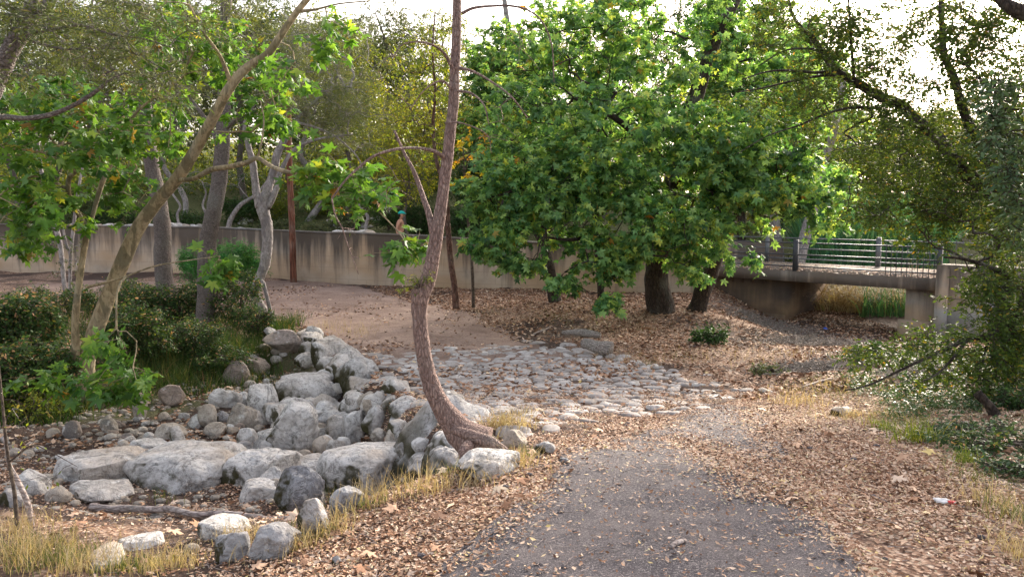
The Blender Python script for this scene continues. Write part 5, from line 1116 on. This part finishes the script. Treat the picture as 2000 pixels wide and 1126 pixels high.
x = g.uniform(2.3, 8.5, 11000); y = g.uniform(3.0, 12, 11000); k = (x > 2.75+.24*(y-4.2)+.4*n2(x, y, .8, 4)) & (n2(x, y, 1.1, 6) > -.25); x, y = x[k], y[k]; P = np.stack([x, y, H(x, y)+.03+.06*g.random(len(x))], -1)
clumps('ground_ivy', P[::2], OVAL, .034, 'ivy', g, .10, 3, 5); clumps('ground_creeper', P[1::2], OVAL, .03, 'under', g, .10, 3, 5)

gs = np.random.default_rng(66)
for k in range(26):
    px = gs.uniform(430, 800); Yc = gs.uniform(30.5, 37); c = at(px, 430, Yc); z = float(H(c[0], c[1])); s = gs.uniform(.15, .45)
    rock('hillside_rock', (c[0], c[1], z+.1*s), (s*1.4, s, s*.7), G['rock'], 700+k, 3, 6, None, .12, 0, 'one of the pale limestone rocks scattered over the scrubby slope behind the wall', 'rock', 'rocks on the slope behind the wall')
# ------------------------------------------------------------------ reeds and grasses
def blades(name, base, h, wd, lmat, g, lean=.35, seg=4, parent=None, curlf=.6, tint=None, dirbias=None):
    n = len(base); a = g.uniform(0, 2*math.pi, n); h = np.broadcast_to(h, (n,))*g.uniform(.55, 1.15, n); d = np.stack([np.cos(a), np.sin(a), 0*a], -1)
    if dirbias is not None: d = unit(d+np.array(dirbias))
    side = np.stack([-np.sin(a), np.cos(a), 0*a], -1); sidx = side*0+np.array([1., 0, 0]); side = unit(side+sidx*np.sign(side[:, :1])*.8)
    ln = lean*g.uniform(.2, 1.6, n); V = []
    for k in range(seg+1):
        t = k/seg; c = base+d*(ln*h*t**1.8)[:, None]+np.array([0, 0, 1.])*(h*(t-curlf*np.minimum(ln, 1.2)*t**2.6*.6))[:, None]
        wv = wd*(1-t**1.5)*.5+.0004; V += [c-side*wv, c+side*wv]
    V = np.stack(V, 1); F = np.array([[2*k, 2*k+1, 2*k+3, 2*k+2] for k in range(seg)])
    L = (F[None]+(np.arange(n)*(2*seg+2))[:, None, None]).ravel()
    tn = np.clip(g.beta(2, 2, n) if tint is None else tint, 0, 1); mb = MB(); mb.add(V.reshape(-1, 3), L, np.full(n*seg, 4), np.repeat(tn, seg))
    o = mb.build(name, G[lmat]); o['kind'] = 'stuff'; return o
def onground(x, y, dz=-.01): return np.stack([x, y, H(x, y)+dz], -1)
# green reeds behind bridge
n = 2600; px = g.uniform(1560, 1850, n); Yc = g.uniform(27.5, 33, n); P = np.array([at(a, 500, c) for a, c in zip(px, Yc)]); P = onground(P[:, 0], P[:, 1])
blades('green_reeds', P, 3.0, .075, 'reed', g, .42, 5)
n = 2600; px = g.uniform(1560, 1790, n); Yc = g.uniform(23.2, 27.4, n); P = np.array([at(a, 600, c) for a, c in zip(px, Yc)]); P = onground(P[:, 0], P[:, 1])
blades('dry_reeds', P, 1.2, .03, 'dryreed', g, 1.5, 6)
n = 350; px = g.uniform(1680, 1790, n); Yc = g.uniform(22.4, 25, n); P = np.array([at(a, 600, c) for a, c in zip(px, Yc)]); P = onground(P[:, 0], P[:, 1])
blades('young_reeds', P, 1.0, .03, 'reed', g, .6, 5)
def patch(pts, nper, h, wd, lmat, name, lean=.5, spread=1., curlf=.6):
    Bs = []; hs_ = []
    for (px, py, rx, ry, wgt) in pts:
        k = int(nper*wgt); qx = px+g.normal(0, rx*.5, k); qy = py+g.normal(0, ry*.5, k)
        c = hit(px, py); s = c[1]/FPX; el = max(.12, math.atan2(CZ-c[2], c[1]))
        X_ = c[0]+(qx-px)*s; Y_ = c[1]-(qy-py)*s/math.sin(el)
        Bs.append(onground(X_, Y_)); hs_.append(np.full(k, h*g.uniform(.7, 1.2)))
    return blades(name, np.concatenate(Bs), np.concatenate(hs_), wd, lmat, g, lean, 3, curlf=curlf)
dry = [(60, 1090, 100, 40, 2.6), (180, 1110, 90, 26, 1.6), (330, 1110, 90, 20, 1.2), (20, 1040, 60, 40, 1.6), (470, 1060, 60, 20, 1.2), (560, 1075, 80, 20, 1.5), (640, 1040, 60, 20, 1), (720, 985, 90, 22, .8), (830, 962, 90, 18, .9), (930, 945, 70, 16, .7), (1010, 905, 40, 14, .8), (985, 835, 50, 16, 1.4), (1010, 815, 50, 10, .6),
       (690, 650, 50, 14, 1), (640, 640, 40, 10, .6), (1130, 612, 160, 16, 1.5), (1600, 760, 120, 24, 1.6), (1700, 820, 90, 30, 1.5), (1500, 700, 200, 20, 1.5), (1950, 1000, 60, 60, 1.2), (1990, 1090, 40, 40, 1), (1230, 700, 100, 12, .6), (420, 895, 40, 10, .4), (1560, 790, 60, 18, 1), (620, 900, 200, 60, .5), (1350, 690, 150, 16, .7)]
patch(dry, 150, .19, .003, 'drygrass', 'dry_grass', .6)
grn = [(60, 1080, 90, 40, 2.5), (120, 1100, 100, 26, 2.5), (260, 1110, 90, 18, 2.4), (600, 1050, 60, 20, .8), (660, 968, 60, 26, 1), (610, 1020, 40, 20, .5), (880, 925, 40, 16, .5), (1030, 890, 30, 14, .4), (410, 880, 34, 12, .9), (320, 975, 40, 8, .3), (1080, 622, 60, 10, .7), (950, 610, 40, 8, .6), (1170, 640, 40, 12, .7), (1240, 640, 60, 14, .7), (1260, 712, 60, 10, .4), (1330, 700, 60, 8, .4), (1640, 770, 60, 16, 1), (1760, 830, 60, 18, .8), (1580, 745, 60, 10, .6), (1980, 1010, 50, 40, 1), (1900, 930, 60, 30, .9), (1300, 740, 60, 8, .3), (720, 990, 40, 8, .4)]
patch(grn, 120, .12, .0035, 'grass', 'green_grass', .6)
bank = [(400, 700, 120, 26, 5), (300, 730, 120, 20, 3), (470, 690, 60, 20, 2), (200, 650, 160, 40, 4), (60, 640, 120, 40, 4), (90, 800, 90, 24, 3), (380, 640, 100, 30, 3), (530, 650, 30, 20, 1), (560, 640, 30, 14, .7)]
patch(bank, 330, .36, .009, 'under', 'bank_grass', .6)
patch([(400, 705, 110, 20, 3), (300, 730, 100, 16, 2), (470, 695, 60, 16, 1.5), (380, 640, 90, 24, 2), (120, 600, 120, 16, 2), (60, 640, 80, 20, 1)], 330, .30, .007, 'grass', 'bank_green_grass', .7)
def tuft(px, py, n, h, lmat, lb, seed, r=.06, wd=.007):
    gg = np.random.default_rng(seed); c = hit(px, py); P = onground(c[0]+gg.normal(0, r, n), c[1]+gg.normal(0, r*.8, n))
    o = blades('grass_tuft', P, h, wd, lmat, gg, .9, 5, curlf=.9); del o['kind']
    tag(o, lb, 'grass tuft')
tuft(1795, 862, 150, .26, 'ygreen', 'bright yellow green drooping grass tuft on the right verge', 1, .11)
tuft(1720, 838, 60, .17, 'ygreen', 'smaller yellow grass tuft left of the bright drooping one', 2, .06)
tuft(1660, 812, 50, .14, 'drygrass', 'dry pale grass tuft behind the crumpled paper scrap', 3, .05)
tuft(990, 838, 110, .22, 'drygrass', 'dry golden grass tuft growing right behind the curved trunk foot', 4, .10)
tuft(1890, 905, 50, .17, 'ygreen', 'small pale tuft between the ivy and the leaf litter', 5, .05)
tuft(400, 886, 80, .16, 'ygreen', 'yellow green tuft growing between the flat streambed slabs', 6, .09)

# ------------------------------------------------------------------ fallen leaves and twigs
def in_view(P, m=420):
    a, b, f = proj(P); return (f > .5) & (a > -m) & (a < 2000+m) & (b < 1126+m*2)
sd_ford = lambda x, y: sdpoly(x, y, FP)
def onroad(x, y): return (y < ROADR[-1, 0]) & (x > np.interp(y, ROADR[:, 0], ROADR[:, 1])+.02) & (x < np.interp(y, ROADR[:, 0], ROADR[:, 2])-.02)
def litter(name, n, x0, x1, y0, y1, size, dens, seed, tpl=CURL, lift=.006, bias=0.):
    gg = np.random.default_rng(seed); x = gg.uniform(x0, x1, n); y = gg.uniform(y0, y1, n); k = gg.random(n) < dens(x, y); x, y = x[k], y[k]
    P = onground(x, y, 0); v = in_view(P); P = P[v]; x, y = x[v], y[v]; m = len(P)
    P[:, 2] += lift+gg.random(m)*size*.25+np.where(onroad(x, y), .012, 0)+np.where(sd_ford(x, y) < 0, gg.choice([.0, .045], m, p=[.8, .2]), 0)
    a = gg.uniform(0, 6.28, m); tip = np.stack([np.cos(a), np.sin(a), gg.normal(0, .28, m)], -1); nr = unit(np.stack([gg.normal(0, .35, m), gg.normal(0, .35, m), np.ones(m)], -1))
    mb = MB(); scatter(mb, tpl, P, size*gg.uniform(.5, 1.35, m), tip, nr, np.clip(gg.beta(2.2, 2., m)+bias+.15*n2(x, y, 1.3, 7), 0, 1)); print(name, m)
    o = mb.build(name, G['litter']); o['kind'] = 'stuff'; return o
def d_near(x, y):
    rd = onroad(x, y); e = np.minimum(np.abs(x-np.interp(y, ROADR[:, 0], ROADR[:, 1])), np.abs(np.interp(y, ROADR[:, 0], ROADR[:, 2])-x))
    nz = n2(x, y, 1.6, 12); nz2 = n2(x, y, .6, 15)
    on = np.clip(.045+.5*np.exp(-(e/.16)**2)+.35*sst(.35, .9, nz)+.07*sst(6.0, 7.8, y)+.8*np.exp(-((x-np.interp(y, [4, 5.5, 7], [1.55, 1.5, 1.1]))/.22)**2)*sst(.0, .5, nz2+.3), 0, 1)
    off = np.clip(.62+1.0*nz2+.5*nz, .06, 1)
    off = np.where((x < -.6) & (y > 5.6), np.clip(.26+.7*nz, .03, .8), off)
    off = np.where(sd_ford(x, y) < 0, np.clip(.30+.6*nz, .06, .7), off)
    off = np.where(x > 2.9+.24*(y-4.2), .35, off)
    return np.where(rd, on, off)
LEAFY = dia(.34, .10)
litter('fallen_leaves', 300000, -6, 8, 2.8, 9.5, .028, d_near, 5, CURL)
litter('fallen_narrow_leaves', 480000, -2, 8, 2.8, 9.0, .027, lambda x, y: d_near(x, y)*np.where(x > .5, 1, .5), 6, LEAFY, .004, .14)
def d_mid(x, y):
    sf = sd_ford(x, y); nz = n2(x, y, .8, 4)
    d = np.clip(.6+.5*nz, .1, 1); d = np.where(sf < 0, .26+.4*nz, d)
    trk = np.interp(y, [12, 14.5, 16, 18, 20, 25], [-1, -1.6, -2.3, -3.5, -5.8, -10]); hw = np.interp(y, [12, 16, 20, 25], [1.4, 1.7, 3.2, 5.])
    d = np.where((np.abs(x-trk) < hw) & (y > 11.5), .05+.16*nz, d); d = np.where((x < -2) & (y < 15), .28+.5*nz, d); return d
litter('fallen_broad_leaves', 130000, -9, 10, 9, 24, .075, d_mid, 7, CURL, .01, -.10)
litter('fallen_scattered_leaves', 5000, -7, 6, 3.2, 12, .055, lambda x, y: np.where(onroad(x, y), .015, .25), 8, PALM, .03)
# leaves lying on bridge deck
gg = np.random.default_rng(3); m = 1600; s_ = gg.uniform(-1.5, sC, m); n_ = gg.uniform(.05, WB-.1, m)*gg.random(m)**.3; Pq = P0+dv*s_[:, None]+nv*n_[:, None]; Pq = np.column_stack([Pq, np.full(m, ZD+.012)])
mb = MB(); a = gg.uniform(0, 6.28, m); scatter(mb, CURL, Pq, .08*gg.uniform(.5, 1.2, m), np.stack([np.cos(a), np.sin(a), a*0], -1), np.tile([0, 0, 1.], (m, 1)), gg.beta(3, 2, m)); o = mb.build('leaves_on_deck', G['litter']); o['kind'] = 'stuff'
# twigs in the litter
gg = np.random.default_rng(4); m = 5200; x = gg.uniform(-6, 6, m); y = 3+gg.random(m)**1.3*12; P = onground(x, y, .012+.012*0); P = P[in_view(P)]; P[:, 2] += np.where(onroad(P[:, 0], P[:, 1]), .012, 0); m = len(P); a = gg.uniform(0, 6.28, m); Lh = gg.uniform(.015, .07, m)*(1+2.5*(gg.random(m) < .06)*(~onroad(P[:, 0], P[:, 1])))
dd = np.stack([np.cos(a), np.sin(a), gg.normal(0, .12, m)], -1)*Lh[:, None]; mb = MB(); prisms(mb, P-dd, P+dd, .0022, .0012, 4); o = mb.build('fallen_twigs', G['stick']); o['kind'] = 'stuff'
# grey debris heap below the bridge and by the right abutment
gg = np.random.default_rng(14); Q = []
for (px, py, rx, ry, k) in [(1500, 640, 90, 22, 900), (1600, 670, 110, 14, 700), (1600, 722, 90, 14, 500), (1830, 740, 90, 20, 500)]:
    c = hit(px, py); s = c[1]/FPX; el = max(.15, math.atan2(CZ-c[2], c[1])); Q.append(onground(c[0]+gg.normal(0, rx*s*.5, k), c[1]+gg.normal(0, ry*s/math.sin(el)*.5, k), .03))
Q = np.concatenate(Q); m = len(Q); a = gg.uniform(0, 6.28, m); dd = np.stack([np.cos(a), np.sin(a), gg.normal(0, .35, m)], -1)*gg.uniform(.04, .22, (m, 1)); mb = MB(); prisms(mb, Q-dd, Q+dd+[0, 0, .03], .007, .004, 4, gg.random(m).repeat(4)[:m*4] if False else 0.); o = mb.build('driftwood_debris', G['wood']); o['kind'] = 'stuff'
A = hit(1948, 812); mb = MB(); tube(mb, crom([A+[0, 0, -.03], A+[-.06, .02, .08], A+[-.16, .05, .19]], 5), np.linspace(.055, .035, 11), 12, .2, 9, 4); tag(mb.build('dark_stub', G['barkdark'], smooth=True, origin=A), 'short blackened stub of wood leaning out of the ivy at right', 'stump')
# pebbles
gg = np.random.default_rng(24); V, F = ico(1); m = 3600; x = gg.uniform(-8, -.7, m); y = gg.uniform(5.6, 14, m); k = sdpoly(x, y, CH) < .1; P = onground(x[k], y[k], .004); m = len(P); s = gg.uniform(.012, .045, m)*np.where(gg.random(m) < .2, 1.5, 1)
VV = V[None]*np.stack([s*gg.uniform(.9, 1.5, m), s, s*.6], -1)[:, None]+P[:, None]; mb = MB(); mb.add(VV.reshape(-1, 3), (F[None]+(np.arange(m)*len(V))[:, None, None]).ravel(), np.full(m*len(F), 3)); o = mb.build('pebbles', G['rockwarm'], smooth=True); o['kind'] = 'stuff'
gg = np.random.default_rng(25); m = 420; x = gg.uniform(-1.2, 4, m); y = gg.uniform(3.2, 9, m); e = np.abs(x-np.interp(y, ROADR[:, 0], ROADR[:, 1])); k = (e < .25) | (gg.random(m) < .12); P = onground(x[k], y[k], .012); m = len(P); s = gg.uniform(.006, .024, m)
VV = V[None]*np.stack([s*1.2, s, s*.7], -1)[:, None]+P[:, None]; mb = MB(); mb.add(VV.reshape(-1, 3), (F[None]+(np.arange(m)*len(V))[:, None, None]).ravel(), np.full(m*len(F), 3)); o = mb.build('asphalt_crumbs', G['asphalt']); o['kind'] = 'stuff'
# knot sprig on the curved trunk
def onsprig(name, label, p0, tips, tpl, lmat, size, seed, q=2, L=.06, m=4):
    gg = np.random.default_rng(seed); t_ = thing(name, p0, label, 'twig'); tm = MB(); fm = MB()
    for e in tips:
        pc = crom([np.array(p0), (np.array(p0)+e)/2+[0, 0, .02], e], 5); tube(tm, pc, np.linspace(.004, .0015, len(pc)), 6); d = np.gradient(pc, axis=0); foliage(fm, tm, pc[3:], unit(d)[3:], gg, tpl, size, q, L, m, tipr=.0008)
    tm.build('stem', G['barktwig'], t_, True, p0); fm.build('leaf_spray', G[lmat], t_, False, p0)
onsprig('leaf_sprig', 'tiny sprig of yellow leaflets sprouting from the knot of the curved trunk', at(822, 566, 5.45), [at(785, 562, 5.4), at(795, 545, 5.38), at(812, 541, 5.4), at(835, 538, 5.38)], dia(.35), 'ygreen', .022, 5)

# ------------------------------------------------------------------ walker
def walker(px, Yp):
    b = at(px, 460, Yp); b[2] = float(H(b[0], b[1])); hz = at(px, 413, Yp)[2]-b[2]; s = hz/1.76; print('walker height', hz)
    root = thing('person', b, 'shirtless walker in teal cap and black shorts striding right beyond the wall', 'person')
    def skin(name, V, E, Rr, mat, sub=2):
        me = bpy.data.meshes.new(name); me.from_pydata([tuple(np.array(v)*s) for v in V], E, []); o = bpy.data.objects.new(name, me); col.objects.link(o); o.parent = root
        md = o.modifiers.new('s', 'SKIN'); me.materials.append(mat)
        for i, d in enumerate(me.skin_vertices[0].data): r = Rr[i]; d.radius = (r[0]*s, r[1]*s) if isinstance(r, tuple) else (r*s, r*s); d.use_root = (i == 0)
        sm = o.modifiers.new('u', 'SUBSURF'); sm.levels = sub; sm.render_levels = sub; md.use_smooth_shade = True; return o
    # facing +x; y is depth; left arm (far) swings back, right (near, -y) bent forward
    V = [(0, 0, .95), (.01, 0, 1.10), (.02, 0, 1.28), (.02, 0, 1.42), (.045, 0, 1.50), (.06, 0, 1.58), (.075, 0, 1.66), (.07, 0, 1.71)]
    Rr = [(.12, .155), (.105, .14), (.12, .17), (.09, .14), .055, (.07, .065), (.098, .078), (.07, .06)]
    E = [(i, i+1) for i in range(7)]
    def chain(start, pts, rs):
        i = start
        for p, r in zip(pts, rs): V.append(p); Rr.append(r); E.append((i, len(V)-1)); i = len(V)-1
        return i
    h1 = chain(3, [(.01, -.19, 1.40), (-.07, -.23, 1.16), (-.04, -.23, 1.13), (.13, -.20, 1.00), (.18, -.19, .97), (.23, -.185, .95)], [.058, .042, .04, .032, .026, .036])
    for k in range(4): chain(h1, [(.27, -.205+.014*k, .94-.004*k), (.285, -.205+.014*k, .915)], [.0095, .008])
    chain(h1, [(.245, -.205, .975), (.27, -.21, .975)], [.011, .009])
    h2 = chain(3, [(.0, .19, 1.40), (-.14, .24, 1.18), (-.16, .24, 1.15), (-.10, .24, .96), (-.09, .24, .92), (-.075, .24, .87)], [.058, .042, .04, .032, .026, .036])
    for k in range(4): chain(h2, [(-.07, .225+.012*k, .83), (-.055, .225+.012*k, .80)], [.0095, .008])
    chain(h2, [(-.05, .225, .87), (-.035, .222, .84)], [.011, .009])
    chain(0, [(.05, -.09, .86), (.22, -.10, .52), (.20, -.10, .46), (.14, -.10, .10), (.25, -.10, .04)], [.09, .062, .058, .038, .035])
    chain(0, [(-.04, .09, .86), (-.10, .10, .52), (-.13, .10, .46), (-.36, .10, .14), (-.27, .10, .05)], [.09, .062, .058, .038, .035])
    skin('body', V, E, Rr, G['skin'])
    skin('shorts', [(0, 0, 1.0), (0, 0, .92), (.06, -.09, .82), (.15, -.10, .64), (-.05, .09, .82), (-.09, .10, .64)], [(0, 1), (1, 2), (2, 3), (1, 4), (4, 5)], [(.115, .16), (.135, .17), .105, .10, .105, .10], G['black'])
    for d in ((.14, -.10, .05), (-.36, .10, .10)): skin('shoe', [d, (d[0]+.10, d[1], d[2]-.01), (d[0]+.20, d[1], d[2]-.015)], [(0, 1), (1, 2)], [.05, .048, .04], G['black'])
    # cap: dome with brim; hair at the nape; nose, ears
    def shell(name, f, mat):
        V_, F_ = ICO[3]; me = mkmesh(name, np.array([f(v) for v in V_])*s, F_.ravel(), np.full(len(F_), 3), mat, True); o = bpy.data.objects.new(name, me); col.objects.link(o); o.parent = root
    shell('cap', lambda v: np.array([.065+v[0]*.118+(.05 if v[0] > .6 and v[2] < .1 else 0), v[1]*.098, 1.695+max(v[2], -.12)*.095+.0]), G['teal'])
    shell('hair', lambda v: np.array([.03+v[0]*.085, v[1]*.082, 1.635+v[2]*.075]), G['hair'])
    shell('nose', lambda v: np.array([.168+v[0]*.018, v[1]*.012, 1.625+v[2]*.02]), G['skin'])
    for sgn in (-1, 1): shell('ear', lambda v: np.array([.06+v[0]*.018, sgn*.082+v[1]*.008, 1.635+v[2]*.03]), G['skin'])
    for sgn in (-1, 1): shell('eye', lambda v: np.array([.150+v[0]*.008, sgn*.032+v[1]*.012, 1.652+v[2]*.007]), G['hair'])
    shell('mouth', lambda v: np.array([.156+v[0]*.006, v[1]*.022, 1.585+v[2]*.006]), G['red'])
    mb = MB(); c = b+np.array([.265, -.19, .93])*s; tube(mb, [c+np.array([0, 0, z]) for z in (-.14, -.135, .0, .03, .045, .07)], [.026, .032, .032, .025, .013, .013], 14)
    bt = mb.build('water_bottle', G['white'], smooth=True, origin=c); tag(bt, 'small white bottle held in the walker hand', 'bottle')
walker(781, 28.6)
